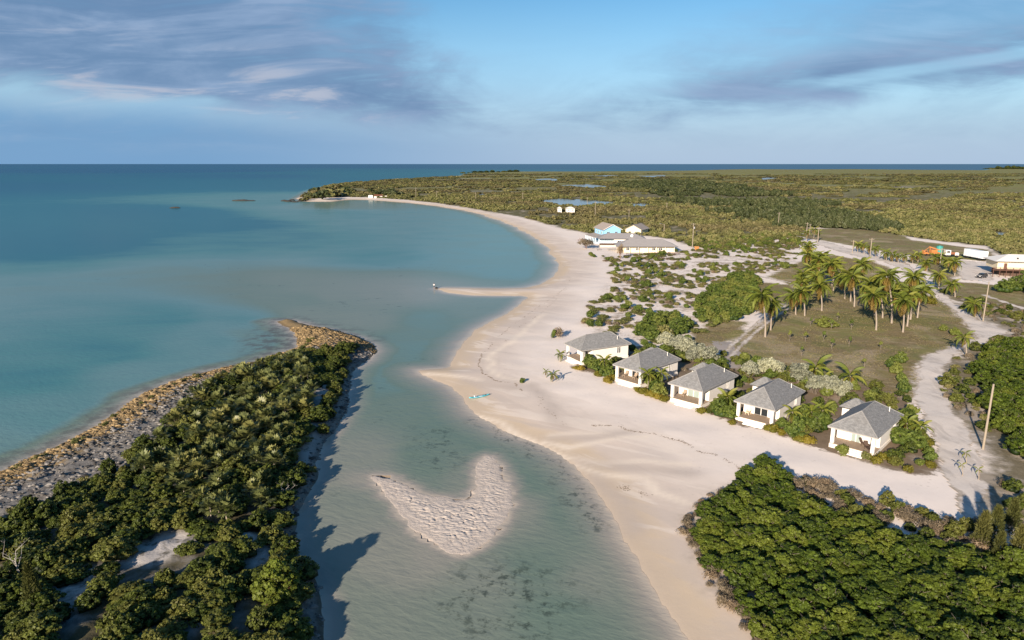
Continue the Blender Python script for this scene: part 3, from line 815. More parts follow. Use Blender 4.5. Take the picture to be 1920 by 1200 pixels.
def bush_mesh(name, seed, n, rx, hz_, lobes, leaf, mat, stem=None, base=.15, core=.72, flat=.8, hole=0.0, lobe_r=.42, asp=1.0):
    """crown of many leaf clumps on uneven lobes, with stems and a core painted dark for inner shade"""
    r = np.random.RandomState(seed)
    cs, rs = [], []
    for k in range(lobes):
        a = r.rand() * 2 * math.pi; q = math.sqrt(r.rand()) * .68
        rad = lobe_r * (.65 + .7 * r.rand())
        c = np.array([math.cos(a) * q * rx, math.sin(a) * q * rx, 0])
        top = hz_ * (1.0 - .55 * q * q) * (.62 + .55 * r.rand())
        rr = rad * rx
        rzv = min(rr * flat, top * .55)
        c[2] = max(top - rzv, base * hz_ + rzv * .6)
        cs.append(c); rs.append((rr, rr, rzv))
    cs = np.array(cs); rs = np.array(rs)
    w = rs[:, 0] ** 2; w = w / w.sum()
    li = r.choice(lobes, n, p=w)
    D = r.normal(0, 1, (n, 3)); D[:, 2] = np.where(D[:, 2] < -.35, -D[:, 2], D[:, 2])
    D /= np.linalg.norm(D, axis=1)[:, None]
    rad = .66 + .56 * r.rand(n)[:, None] ** .8
    P = cs[li] + D * rs[li] * rad
    P[:, 2] = np.maximum(P[:, 2], .05)
    V, F = leaf_quads(P, D, leaf, r, asp)
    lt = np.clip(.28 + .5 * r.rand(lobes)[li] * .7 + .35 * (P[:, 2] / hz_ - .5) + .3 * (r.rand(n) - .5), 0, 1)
    VV = [V]; FF = [F]; tint = [np.repeat(lt, 1)]; off = len(V)
    tris = []; tt = []
    if core:
        for c, q in zip(cs, rs):
            v = ICOV * (1 + .25 * (r.rand(len(ICOV), 1) - .5)) * q * core + c
            v[:, 2] = np.maximum(v[:, 2], .02)
            VV.append(v); tris.append(ICOF + off); off += len(v); tt.append(np.full(len(ICOF), .10 if 'scrub' not in name else .35))  # core tint darkened for the shade inside the crown
    nleaf = len(F)
    mats = [mat]
    mi = [np.zeros(len(F), int)] + ([np.zeros(sum(len(t) for t in tris), int)] if tris else [])
    if stem:
        sv, sf = [], []
        for c, q in zip(cs[:max(3, lobes // 2)], rs):
            p0 = np.array([c[0] * .25, c[1] * .25, -.15]); p1 = c + np.array([0, 0, q[2] * .3])
            w0 = .03 * rx + .015; w1 = w0 * .4
            ax = np.array([w0, 0, 0]); ay = np.array([0, w0, 0])
            v = [p0 + ax, p0 - ax * .5 + ay, p0 - ax * .5 - ay, p1 + ax * .4, p1 - ax * .2 + ay * .4, p1 - ax * .2 - ay * .4]
            sv += v; f = off
            sf += [[f, f + 1, f + 4, f + 3], [f + 1, f + 2, f + 5, f + 4], [f + 2, f, f + 3, f + 5]]
            off += 6
        VV.append(np.array(sv)); mats.append(stem)
        FF.append(np.array(sf))
    if tris:
        T3 = np.vstack(tris)
    order = [FF[0]] + ([T3] if tris else []) + FF[1:]
    me = mesh_np(name, np.vstack(VV), order, mats)
    t_all = np.concatenate([lt] + ([np.concatenate(tt)] if tt else []) + [np.full(len(f), .3) for f in FF[1:]])
    fattr(me, 'tint', t_all, 'FACE')
    if stem:
        k = len(FF[0]) + (len(T3) if tris else 0)
        mm = np.zeros(len(me.polygons), np.int32); mm[k:] = 1
        me.polygons.foreach_set('material_index', mm)
    return me

def tube(pts, rad, sides=6):
    pts = np.asarray(pts, float); V = []; F = []
    for i, p in enumerate(pts):
        t = pts[min(i + 1, len(pts) - 1)] - pts[max(i - 1, 0)]; t /= np.linalg.norm(t) + 1e-9
        a = np.cross(t, [0, 1, .13]); a /= np.linalg.norm(a) + 1e-9; b = np.cross(t, a)
        for k in range(sides):
            g = 2 * math.pi * k / sides
            V.append(p + (a * math.cos(g) + b * math.sin(g)) * rad[i])
    n = len(pts)
    for i in range(n - 1):
        for k in range(sides):
            F.append([i * sides + k, i * sides + (k + 1) % sides, (i + 1) * sides + (k + 1) % sides, (i + 1) * sides + k])
    V.append(pts[-1]); e = len(V) - 1
    T3 = [[(n - 1) * sides + k, (n - 1) * sides + (k + 1) % sides, e] for k in range(sides)]
    return np.array(V), np.array(F), np.array(T3)
def branch_mesh(name, mat, seed, h, spread, nb, r0, twigs=0, roots=0):
    """trunk with limbs (and twigs or prop roots)"""
    r = np.random.RandomState(seed)
    VV, Q, T3 = [], [], []; off = 0
    def add(p, rad, s=5):
        nonlocal off
        v, f, t = tube(p, rad, s); VV.append(v); Q.append(f + off); T3.append(t + off); off += len(v)
    top = np.array([r.normal(0, .08) * h, r.normal(0, .08) * h, h * .55])
    add([[0, 0, -.3], top * .5 + r.normal(0, .03, 3) * h, top], [r0, r0 * .8, r0 * .6])
    for k in range(nb):
        a = 2 * math.pi * (k + r.rand() * .7) / nb
        st = top * (.35 + .6 * r.rand())
        en = np.array([math.cos(a) * spread, math.sin(a) * spread, 0]) * (.55 + .5 * r.rand()) + [0, 0, h * (.6 + .38 * r.rand())]
        mid = (st + en) / 2 + r.normal(0, .08, 3) * h
        add([st, mid, en], [r0 * .5, r0 * .35, r0 * .12])
        for q in range(twigs):
            t = .35 + .6 * r.rand(); s = mid + (en - mid) * t if r.rand() < .6 else st + (mid - st) * t
            e2 = s + r.normal(0, 1, 3) * spread * .24 + [0, 0, h * .10]
            add([s, (s + e2) / 2 + r.normal(0, .03, 3) * h, e2], [r0 * .2, r0 * .13, r0 * .05], 3)
    for k in range(roots):
        a = 2 * math.pi * (k + r.rand()) / roots
        s = np.array([0, 0, h * (.22 + .15 * r.rand())]); o = np.array([math.cos(a), math.sin(a), 0]) * spread * (.5 + .4 * r.rand())
        add([s, s * .8 + o * .55, s * .3 + o * .9, o + [0, 0, -.3]], [.05, .04, .035, .03], 4)
    return mesh_np(name, np.vstack(VV), [np.vstack(Q), np.vstack(T3)], [mat])

def frond_mesh(name, seed, L, droop, mat, leaflets=19, width=1.0):
    """one pinnate palm leaf: arched midrib with hanging leaflets"""
    r = np.random.RandomState(seed)
    V, F, tint = [], [], []
    def pt(t):
        x = L * (t - .10 * t * t * droop)
        zc = L * (.55 * t - (.55 + .42 * droop) * t * t)
        return np.array([x * (1 - .18 * droop * t), 0, zc])
    prev = None
    for i in range(11):
        t = i / 10; p = pt(t); w = .045 * (1 - t) + .008
        V += [p + [0, w, 0], p - [0, w, 0]]
        if i: b = len(V) - 4; F.append([b, b + 1, b + 3, b + 2]); tint.append(.85)
    for i in range(leaflets):
        t = .12 + .86 * i / (leaflets - 1)
        p = pt(t); d = pt(min(1, t + .03)) - pt(t - .03); d /= np.linalg.norm(d)
        ln = width * math.sin(math.pi * (.12 + .80 * t)) ** .7 * (.85 + .3 * r.rand())
        for sg in (-1, 1):
            o = np.array([d[0] * .62, sg * (.72 + .1 * r.rand()), -.28 - .45 * droop * r.rand() + d[2] * .5])
            o = o / np.linalg.norm(o) * ln
            wv = d * .085 * L / 3.4
            b = len(V)
            V += [p - wv, p + wv, p + o * .62 + wv * .7 + [0, 0, .02], p + o + [0, 0, -ln * .18]]
            F.append([b, b + 1, b + 2, b + 3]); tint.append(.25 + .5 * r.rand() + .2 * t)
    me = mesh_np(name, np.array(V), np.array(F), [mat])
    fattr(me, 'tint', tint, 'FACE')
    return me
def fan_palm_mesh(name, seed, n, reach, mat, h0=.9, segs=9):
    """thatch palm crown: fans of stiff leaflets on radiating stalks"""
    r = np.random.RandomState(seed); V, F, tint = [], [], []
    for k in range(n):
        a = 2 * math.pi * (k * .381966 + r.rand() * .05); e = R(-15 + 95 * (k + .5) / n)
        d = np.array([math.cos(a) * math.cos(e), math.sin(a) * math.cos(e), math.sin(e)])
        s = reach * (.75 + .35 * r.rand())
        c = d * s * .62 + [0, 0, h0]
        side = np.cross(d, [0, 0, 1.0]); side /= np.linalg.norm(side) + 1e-9
        up = np.cross(side, d)
        b = len(V); w = side * .025
        V += [np.array([0, 0, h0]) + w, np.array([0, 0, h0]) - w, c - w, c + w]; F.append([b, b + 1, b + 2, b + 3]); tint.append(.4)
        tk = r.rand()
        for j in range(segs):
            g = R(-105 + 210 * j / (segs - 1))
            dd = d * math.cos(g) + side * math.sin(g) + up * (.12 * r.normal())
            ln = s * .52 * (1 - .25 * abs(g) / R(105)) * (.9 + .2 * r.rand())
            tip = c + dd * ln + np.array([0, 0, -.10 * ln])
            q = np.cross(dd, up); q /= np.linalg.norm(q) + 1e-9
            b = len(V); m = c + dd * ln * .5
            V += [c, m + q * .085 * s, tip, m - q * .085 * s]; F.append([b, b + 1, b + 2, b + 3]); tint.append(np.clip(.2 + .5 * tk + .35 * r.rand(), 0, 1))
    me = mesh_np(name, np.array(V), np.array(F), [mat]); fattr(me, 'tint', tint, 'FACE')
    return me
def needle_mesh(name, seed, n, h, rx, mat):
    """casuarina: wispy upright plumes"""
    r = np.random.RandomState(seed)
    t = r.rand(n) ** .8; a = r.rand(n) * 6.283; q = rx * (1 - t) ** .7 * np.sqrt(r.rand(n)) * 1.1
    P = np.stack([np.cos(a) * q, np.sin(a) * q, h * (.10 + .9 * t)], 1)
    d = np.stack([np.cos(a) * .6, np.sin(a) * .6, .5 + .6 * r.rand(n)], 1) + r.normal(0, .3, (n, 3))
    d /= np.linalg.norm(d, axis=1)[:, None]
    s = np.cross(d, r.normal(0, 1, (n, 3))); s /= np.linalg.norm(s, axis=1)[:, None]
    ln = (.5 + .5 * r.rand(n))[:, None] * rx * .5
    V = np.stack([P - s * .05 * rx, P + s * .05 * rx, P + d * ln + s * .02 * rx, P + d * ln - s * .02 * rx], 1).reshape(-1, 3)
    me = mesh_np(name, V, np.arange(n * 4).reshape(-1, 4), [mat]); fattr(me, 'tint', np.clip(.3 + .5 * t + .3 * (r.rand(n) - .5), 0, 1), 'FACE')
    return me

def clump_mesh(name, seed, nc, per, rx, hz_, cr, leaf, mat, stem=None, dome=.62, low=.12):
    """crown as many separate leaf clumps standing on an uneven dome, over a core painted dark for shade in the gaps"""
    r = np.random.RandomState(seed)
    i = np.arange(nc); a = i * 2.39996 + r.rand(nc) * .9; t = np.clip((i + r.rand(nc)) / nc, 0, 1)
    q = np.sqrt(t) * (.9 + .2 * r.rand(nc))
    wob = 1 + .16 * np.sin(a * 2 + seed) + .10 * np.sin(a * 5 + seed * 2)
    top = hz_ * (1 - .62 * np.clip(q, 0, 1) ** 2.2) * (.70 + .42 * r.rand(nc))
    Cc = np.stack([np.cos(a) * q * rx * .86 * wob, np.sin(a) * q * rx * .86 * wob, np.maximum(top, low * hz_)], 1)
    ax = np.stack([np.cos(a) * q, np.sin(a) * q, .75 * np.ones(nc)], 1); ax /= np.linalg.norm(ax, axis=1)[:, None]
    rr = cr * (.6 + .8 * r.rand(nc))
    n = nc * per; li = np.repeat(i, per)
    D = r.normal(0, 1, (n, 3)) + ax[li] * .9; D /= np.linalg.norm(D, axis=1)[:, None]
    rad = (.25 + .85 * r.rand(n) ** .6)[:, None]
    P = Cc[li] + D * rr[li][:, None] * rad * [1.15, 1.15, .75]
    P[:, 2] = np.maximum(P[:, 2], .04)
    V, F = leaf_quads(P, D, leaf, r, 1.25, .45)
    ct = r.rand(nc) ** 1.3
    lt = np.clip(.08 + .50 * ct[li] + .30 * (D * ax[li]).sum(1) * rad[:, 0] + .22 * (r.rand(n) - .4), 0, 1)  # lit tops painted in: leaves facing out and up are brighter
    k = 9; a2 = np.arange(k) * 2.4; q2 = np.sqrt((np.arange(k) + .3) / k) * .62
    VV = [V]; tr = []; off = len(V)
    for j in range(k):
        hh = hz_ * dome * (1 - .5 * q2[j] ** 2) * (.8 + .3 * r.rand())
        v = ICOV * (1 + .3 * (r.rand(len(ICOV), 1) - .5)) * [rx * .40, rx * .40, hh * .5] + [math.cos(a2[j]) * q2[j] * rx, math.sin(a2[j]) * q2[j] * rx, hh * .5]
        v[:, 2] = np.maximum(v[:, 2], .02); VV.append(v); tr.append(ICOF + off); off += len(v)
    T3 = np.vstack(tr); faces = [F, T3]; mats = [mat]
    if stem:
        sv, sf = [], []
        for j in range(0, nc, max(1, nc // 9)):
            p0 = np.array([0, 0, -.15]); p1 = Cc[j] + ax[j] * rr[j] * (1.1 if r.rand() < .35 else .2); w = .022 * rx + .012
            sv += [p0 + [w, 0, 0], p0 + [-w, w, 0], p0 + [-w, -w, 0], p1 + [w * .35, 0, 0], p1 + [-w * .3, w * .3, 0], p1 + [-w * .3, -w * .3, 0]]
            f = off; sf += [[f, f + 1, f + 4, f + 3], [f + 1, f + 2, f + 5, f + 4], [f + 2, f, f + 3, f + 5]]; off += 6
        VV.append(np.array(sv)); faces.append(np.array(sf)); mats.append(stem)
    me = mesh_np(name, np.vstack(VV), faces, mats)
    fattr(me, 'tint', np.concatenate([lt, np.full(len(T3), .02)] + [np.full(len(f), .3) for f in faces[2:]]), 'FACE')  # core tint darkened to paint shade between the clumps
    if stem:
        mm = np.zeros(len(me.polygons), np.int32); mm[len(F) + len(T3):] = 1
        me.polygons.foreach_set('material_index', mm)
    return me

BK = M['bark']
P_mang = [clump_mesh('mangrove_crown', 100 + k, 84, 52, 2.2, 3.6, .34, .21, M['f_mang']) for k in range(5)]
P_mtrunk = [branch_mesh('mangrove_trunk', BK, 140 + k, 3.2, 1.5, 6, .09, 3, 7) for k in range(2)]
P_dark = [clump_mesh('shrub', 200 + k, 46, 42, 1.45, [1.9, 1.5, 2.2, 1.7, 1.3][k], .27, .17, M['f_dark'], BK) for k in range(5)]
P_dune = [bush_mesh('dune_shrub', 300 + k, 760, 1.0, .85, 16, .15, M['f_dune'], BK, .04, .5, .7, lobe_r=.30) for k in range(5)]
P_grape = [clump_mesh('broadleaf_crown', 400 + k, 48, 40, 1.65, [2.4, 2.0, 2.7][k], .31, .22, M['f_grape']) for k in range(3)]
P_gtrunk = [branch_mesh('broadleaf_trunk', BK, 430 + k, 2.2, 1.1, 5, .09) for k in range(2)]
P_gold = [bush_mesh('hedge', 500 + k, 620, .75, .95, 7, .13, M['f_gold'], BK, .02, .85, .9, lobe_r=.55) for k in range(3)]
P_green = [bush_mesh('green_shrub', 520 + k, 800, .8, 1.15, 8, .16, M['f_grape'], BK, .02, .8, .9, lobe_r=.5) for k in range(2)]
P_silver = [bush_mesh('silver_shrub', 540 + k, 2000, 1.6, 2.2, 20, .18, M['f_silver'], BK, .04, .7, .9, lobe_r=.30) for k in range(3)]
P_dry = [bush_mesh('dry_shrub', 560 + k, 520, 1.1, 1.2, 16, .085, M['f_dry'], M['deadwood'], .05, 0, .9, lobe_r=.45, asp=4.5) for k in range(3)]
P_frond = [frond_mesh('frond', 600 + k, 3.5, [.45, .85, 1.2, 1.5][k], M['f_palm']) for k in range(4)]
P_frondy = [frond_mesh('frond', 640 + k, 3.2, [1.3, 1.6][k], M['f_palmy']) for k in range(2)]
P_fan = [fan_palm_mesh('fan_crown', 660 + k, 24, 1.75, M['f_thatch'], .5) for k in range(4)]
P_pine = [needle_mesh('casuarina_crown', 680 + k, 1300, 6.0, 1.5, M['f_pine']) for k in range(2)]
P_far = [bush_mesh('scrub_patch', 700 + k, 210, 1.0, 1.0, 12, .34, M['f_far'], None, .02, .75, .7, lobe_r=.36) for k in range(3)]
P_fard = [bush_mesh('scrub_patch_dark', 720 + k, 210, 1.0, 1.15, 12, .34, M['f_fard'], None, .02, .75, .8, lobe_r=.36) for k in range(2)]

def single(name, me, x, y, s, label, cat, group=None, sz=None, dz=-.03):
    o = link(name, me, None, (x, y, hz(x, y) + dz), rng.random() * 6.28)
    o.scale = (s * rng.uniform(.88, 1.12), s * rng.uniform(.88, 1.12), (sz or s) * rng.uniform(.88, 1.1))
    return tag(o, label, cat, group)
def two_part(name, crown, trunk, x, y, s, label, cat, group=None, sz=None, part='crown', lift=0.0, cs=1.0):
    e = link(name, None, None, (x, y, hz(x, y) - .05), rng.random() * 6.28)
    e.scale = (s, s, sz or s)
    tag(e, label, cat, group)
    cr_ = link(part, crown, e, (0, 0, lift)); cr_.scale = (cs, cs, cs)
    tk_ = link('trunk', trunk, e)
    if name == 'mangrove_tree': tk_.scale = (1.15, 1.15, rng.uniform(1.05, 1.3)); tk_.rotation_euler = (0, 0, rng.random() * 6)
    return e
def in_poly(poly, step, jit=.8, seed=1, ybound=None):
    r = np.random.RandomState(seed)
    x0, y0 = poly.min(0); x1, y1 = poly.max(0)
    A, B = np.meshgrid(np.arange(x0, x1, step), np.arange(y0, y1, step))
    a = A.ravel() + (r.rand(A.size) - .5) * step * jit; b = B.ravel() + (r.rand(A.size) - .5) * step * jit
    k = sdf(poly, a, b) > 0
    return a[k], b[k]
def in_view(x, y, z=2.0, mx=60):
    """is a point inside the photograph's field of view (with a margin)?"""
    s = CT * y + ST * (CAM_H - z)
    if s <= 1: return False
    px = 960 + 1280 * x / s
    v = (ST * y - CT * (CAM_H - z)) / s
    return -mx < px < 1920 + mx and 600 - 1280 * v < 1200 + mx * 2.0

def scatter_stuff(name, P, protos, label, cat):
    """one mass of plants nobody could count: columns x, y, z, width, height, turn, shape"""
    sm = bpy.data.meshes.new(name)
    sm.vertices.add(len(P)); sm.vertices.foreach_set('co', P[:, :3].astype(np.float32).ravel())
    for nm, colm in (('sxy', 3), ('szz', 4), ('rot', 5)):
        fattr(sm, nm, P[:, colm])
    at = sm.attributes.new('pick', 'INT', 'POINT'); at.data.foreach_set('value', P[:, 6].astype(np.int32))
    pc = bpy.data.collections.new(name + '_shapes')
    for k, me in enumerate(protos):
        pc.objects.link(bpy.data.objects.new('%s_shape_%d' % (name, k), me))
    ng = bpy.data.node_groups.new('scatter', 'GeometryNodeTree')
    ng.interface.new_socket('Geometry', in_out='INPUT', socket_type='NodeSocketGeometry')
    ng.interface.new_socket('Geometry', in_out='OUTPUT', socket_type='NodeSocketGeometry')
    gi = ng.nodes.new('NodeGroupInput'); go = ng.nodes.new('NodeGroupOutput')
    ci = ng.nodes.new('GeometryNodeCollectionInfo'); ci.inputs['Collection'].default_value = pc
    ci.inputs['Separate Children'].default_value = True; ci.inputs['Reset Children'].default_value = True
    iop = ng.nodes.new('GeometryNodeInstanceOnPoints'); iop.inputs['Pick Instance'].default_value = True
    def na(nm, ty='FLOAT'):
        n = ng.nodes.new('GeometryNodeInputNamedAttribute'); n.data_type = ty; n.inputs['Name'].default_value = nm
        return n.outputs['Attribute']
    cx = ng.nodes.new('ShaderNodeCombineXYZ'); cr = ng.nodes.new('ShaderNodeCombineXYZ')
    A_ = na('sxy')
    ng.links.new(A_, cx.inputs[0]); ng.links.new(A_, cx.inputs[1]); ng.links.new(na('szz'), cx.inputs[2]); ng.links.new(na('rot'), cr.inputs[2])
    ng.links.new(gi.outputs[0], iop.inputs['Points']); ng.links.new(ci.outputs[0], iop.inputs['Instance'])
    ng.links.new(na('pick', 'INT'), iop.inputs['Instance Index']); ng.links.new(cr.outputs[0], iop.inputs['Rotation']); ng.links.new(cx.outputs[0], iop.inputs['Scale'])
    ng.links.new(iop.outputs[0], go.inputs[0])
    so = tag(link(name, sm), label, cat, None, 'stuff')
    so.modifiers.new('scatter', 'NODES').node_group = ng
    return so
def thin_out(group, most, name, label, cat):
    """keep the ones that show largest as things, join the rest into one mass"""
    os_ = [o for o in C.objects if o.get('group') == group]
    os_.sort(key=lambda o: -o.scale.x / math.hypot(o.location.x, o.location.y))
    rest_ = os_[most:]
    if not rest_: return
    shapes = list({o.data.name: o.data for o in rest_}.values())
    P = np.array([[*o.location, (o.scale.x + o.scale.y) / 2, o.scale.z, o.rotation_euler.z, shapes.index(o.data)] for o in rest_])
    for o in rest_:
        bpy.data.objects.remove(o)
    scatter_stuff(name, P, shapes, label, cat)

# ---- mangrove thicket in the lower right
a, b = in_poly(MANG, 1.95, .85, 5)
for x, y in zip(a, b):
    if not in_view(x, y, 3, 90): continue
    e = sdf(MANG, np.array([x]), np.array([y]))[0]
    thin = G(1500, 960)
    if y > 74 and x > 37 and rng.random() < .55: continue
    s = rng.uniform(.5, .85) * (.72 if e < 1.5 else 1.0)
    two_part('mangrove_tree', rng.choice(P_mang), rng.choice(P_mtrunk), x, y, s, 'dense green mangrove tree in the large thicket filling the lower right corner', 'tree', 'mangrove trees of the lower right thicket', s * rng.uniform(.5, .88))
# brown, thin shrubs along the back of the thicket
BACK = GP([(1478, 892), (1530, 903), (1600, 933), (1680, 950), (1740, 970), (1800, 985), (1850, 990), (1850, 1045), (1760, 1030), (1680, 1008), (1580, 975), (1500, 935)], 1.0)
a, b = in_poly(BACK, 1.35, .9, 6)
for x, y in zip(a, b):
    if rng.random() < .25: continue
    if rng.random() < .6:
        single('dry_shrub', rng.choice(P_dry), x, y, rng.uniform(.55, 1.0), 'brown twiggy shrub on the sandy back edge of the lower right thicket', 'shrub', 'dry shrubs behind the lower right thicket')
    else:
        single('low_shrub', rng.choice(P_dark), x, y, rng.uniform(.4, .75), 'low green shrub on the sandy back edge of the lower right thicket', 'shrub', 'green shrubs behind the lower right thicket')
EDGE = GP([(1292, 972), (1312, 1020), (1345, 1075), (1400, 1140), (1440, 1200), (1420, 1210), (1380, 1150), (1325, 1085), (1290, 1030), (1270, 975), (1330, 925), (1390, 905), (1395, 915), (1335, 940)], 1.0)
a, b = in_poly(EDGE, 1.1, .9, 8)
for x, y in zip(a, b):
    single('dry_shrub', rng.choice(P_dry), x, y, rng.uniform(.35, .7), 'straw coloured brush on the beach side of the lower right thicket', 'shrub', 'dry brush on the beach side of the thicket')
for px, py, s in [(1838, 1030, 1.0), (1862, 1015, .95), (1893, 1005, 1.0), (1905, 1060, 1.0), (1870, 1055, .8)]:
    x, y = GL(px, py)
    two_part('casuarina_tree', P_pine[px % 2], P_mtrunk[0], x, y, s * .62, 'wispy yellow green casuarina behind the mangroves at the right edge', 'tree', 'casuarinas at the lower right edge', s * .7)

# ---- thicket east of the road
THK = GP([(1842, 668), (1920, 650), (2060, 660), (2100, 880), (1960, 880), (1892, 855), (1862, 800), (1850, 745), (1830, 715)], 1.0)
a, b = in_poly(THK, 2.2, .8, 9)
for x, y in zip(a, b):
    if not in_view(x, y, 2, 60): continue
    s = rng.uniform(.6, .95)
    two_part('mangrove_tree', rng.choice(P_mang), rng.choice(P_mtrunk), x, y, s, 'leafy green tree in the thicket east of the road at the right edge', 'tree', 'trees of the thicket east of the road', s * .8)
a, b = in_poly(SCRUB2, 2.3, .95, 10)
for x, y in zip(a, b):
    if not in_view(x, y, 1, 30) or sdf(THK, np.array([x]), np.array([y]))[0] > -1: continue
    if vnoise(x / 5, y / 5, 4) < .30: continue
    if rng.random() < .35:
        single('dry_shrub', rng.choice(P_dry), x, y, rng.uniform(.45, .9), 'brown twiggy shrub on the rough ground east of the road', 'shrub', 'dry shrubs east of the road')
    else:
        single('low_shrub', rng.choice(P_dark + P_dune), x, y, rng.uniform(.5, .95), 'low green shrub on the rough ground east of the road', 'shrub', 'green shrubs east of the road')

# ---- vegetation of the rocky point on the left
a, b = in_poly(PENVEG, 1.95, .9, 12)
FANZ = GP([(300, 830), (380, 745), (480, 695), (570, 680), (585, 740), (560, 830), (520, 880), (490, 960), (430, 1010), (350, 990), (330, 930), (260, 900)], 1.0)
for x, y in zip(a, b):
    if not in_view(x, y, 2, 90): continue
    A1 = np.array([x]); B1 = np.array([y])
    if any(sdf(q, A1, B1)[0] > -.2 for q in BAREZ): continue
    if vnoise(x / 4.5, y / 4.5, 8) < .19: continue
    if sdf(FANZ, A1, B1)[0] > 0 and rng.random() < .58:
        s = rng.uniform(.7, 1.1)
        e = link('thatch_palm', None, None, (x, y, hz(x, y)), rng.random() * 6.28)
        tag(e, 'silvery green fan leaved thatch palm on the rocky point at left', 'palm', 'thatch palms on the rocky point')
        hh = rng.uniform(.2, .9)
        c = link('crown', rng.choice(P_fan), e, (0, 0, hh)); c.scale = (s, s, s)
        v, f, t = tube([[0, 0, -.3], [0, 0, hh + .5 * s]], [.09, .07], 5)
        link('trunk', mesh_np('trunk', v, [f, t], [M['trunk']]), e)
    else:
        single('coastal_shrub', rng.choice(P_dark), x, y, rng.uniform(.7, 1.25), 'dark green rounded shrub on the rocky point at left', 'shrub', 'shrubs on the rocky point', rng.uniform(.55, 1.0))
for px, py in [(400, 745), (330, 800), (210, 900), (100, 950), (160, 905), (60, 985), (30, 960), (620, 655), (590, 662), (545, 668), (450, 705), (255, 870)]:
    x, y = GL(px, py)
    single('dune_shrub', rng.choice(P_dune), x, y, rng.uniform(.6, 1.0), 'low olive shrub on the pale rock strip of the rocky point', 'shrub', 'low shrubs on the pale rock strip')
# yellowish grassy weeds along the golden shore
for k in range(60):
    t = rng.random(); j = int(t * (len(nwline) - 6)); f = rng.random()
    p0 = nwline[j] * (1 - f) + nwline[j + 1] * f
    if p0[1] < 45: continue
    x, y = p0[0] + rng.uniform(1.2, 4.0), p0[1] + rng.uniform(-3.2, -1.0)
    if sdf(PEN, np.array([x]), np.array([y]))[0] < .5 or not in_view(x, y, 0, 30): continue
    single('shore_weed', rng.choice(P_dune), x, y, rng.uniform(.35, .75), 'small yellow green weed clump on the golden shore rock', 'weed', 'weeds on the golden shore rock')
x, y = GL(520, 1120)
two_part('round_mangrove', P_mang[0], P_mtrunk[0], x, y, 1.0, 'big round bright green mangrove on red roots at the lagoon edge', 'tree', None, .92)
rt = branch_mesh('prop_roots', M['rootwood'], 991, 2.2, 2.0, 3, .05, 0, 16)
link('prop_root', rt, bpy.data.objects['round_mangrove'])
x, y = GL(538, 935)
tag(link('dead_tree', branch_mesh('dead_tree', M['deadwood'], 992, 2.4, 1.1, 5, .06, 4), None, (x, y, hz(x, y))), 'bleached leafless tree on the lagoon side of the rocky point', 'dead tree')
x, y = GL(42, 1085)
tag(link('dead_tree', branch_mesh('dead_tree', M['deadwood'], 993, 4.2, 1.4, 5, .06, 4), None, (x, y, hz(x, y))), 'tall bare branched tree at the lower left picture edge', 'dead tree')
x, y = GL(65, 1140)
two_part('casuarina_tree', P_pine[0], P_mtrunk[1], x, y, .5, 'slim yellow green casuarina at the lower left corner', 'tree', None, .72)
x, y = GL(520, 975)
single('olive_shrub', P_dune[1], x, y, 1.3, 'fuzzy olive shrub under the bleached dead tree', 'shrub')
x, y = GL(585, 885)
single('olive_shrub', P_dune[2], x, y, .9, 'lone olive shrub overhanging the lagoon bank of the rocky point', 'shrub')

# ---- dunes behind the beach
DUNE = GP([(1100, 480), (1165, 482), (1290, 472), (1420, 462), (1508, 452), (1498, 500), (1425, 518), (1412, 560), (1400, 600), (1330, 620), (1290, 645), (1200, 645), (1130, 628), (1088, 606), (1112, 560), (1146, 520), (1140, 492)], 1.0)
DENS = GP([(1300, 590), (1330, 548), (1392, 516), (1420, 526), (1418, 580), (1376, 606), (1320, 604)], 1.0)
DEN2 = GP([(1195, 612), (1225, 595), (1275, 592), (1290, 625), (1250, 640), (1200, 640)], 1.0)
PATHS = [strip([(1262, 478), (1310, 474), (1360, 482), (1440, 492), (1500, 490)], 7.0)]
a, b = in_poly(DUNE, 2.75, .95, 14)
for x, y in zip(a, b):
    A1 = np.array([x]); B1 = np.array([y])
    if any(sdf(q, A1, B1)[0] > 0 for q in PATHS): continue
    e1 = max(sdf(DENS, A1, B1)[0], sdf(DEN2, A1, B1)[0])
    if e1 > 0: continue
    if vnoise(x / 7, y / 7, 15) < .42 or rng.random() < .12: continue
    g = rng.random()
    if g < .68:
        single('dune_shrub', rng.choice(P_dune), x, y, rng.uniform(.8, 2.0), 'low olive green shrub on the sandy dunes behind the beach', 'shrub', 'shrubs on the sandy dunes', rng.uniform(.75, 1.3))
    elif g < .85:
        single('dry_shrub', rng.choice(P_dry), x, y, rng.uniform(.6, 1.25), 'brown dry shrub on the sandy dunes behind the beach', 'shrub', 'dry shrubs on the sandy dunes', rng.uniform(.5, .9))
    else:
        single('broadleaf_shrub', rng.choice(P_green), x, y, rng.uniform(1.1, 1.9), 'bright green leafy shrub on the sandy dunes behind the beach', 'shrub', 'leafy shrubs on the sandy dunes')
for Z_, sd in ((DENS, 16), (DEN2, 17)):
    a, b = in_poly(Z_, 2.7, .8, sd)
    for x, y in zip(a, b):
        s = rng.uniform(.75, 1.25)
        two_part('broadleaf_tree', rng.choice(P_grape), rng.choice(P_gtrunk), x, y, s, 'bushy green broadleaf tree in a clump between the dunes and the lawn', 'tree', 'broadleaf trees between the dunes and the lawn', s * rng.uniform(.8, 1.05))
for px, py, s, lb in [(1246, 632, 1.5, 'large round yellow green shrub behind the farthest two cabins')]:
    x, y = GL(px, py)
    o = single('round_shrub', P_dune[3], x, y, 2.6, lb, 'shrub', None, 3.2)
x, y = GL(1046, 632)
single('beach_shrub', P_dry[0], x, y, 1.3, 'lone brown green shrub on open sand beyond the farthest cabin', 'shrub', None, 1.7)
x, y = GL(1038, 634)
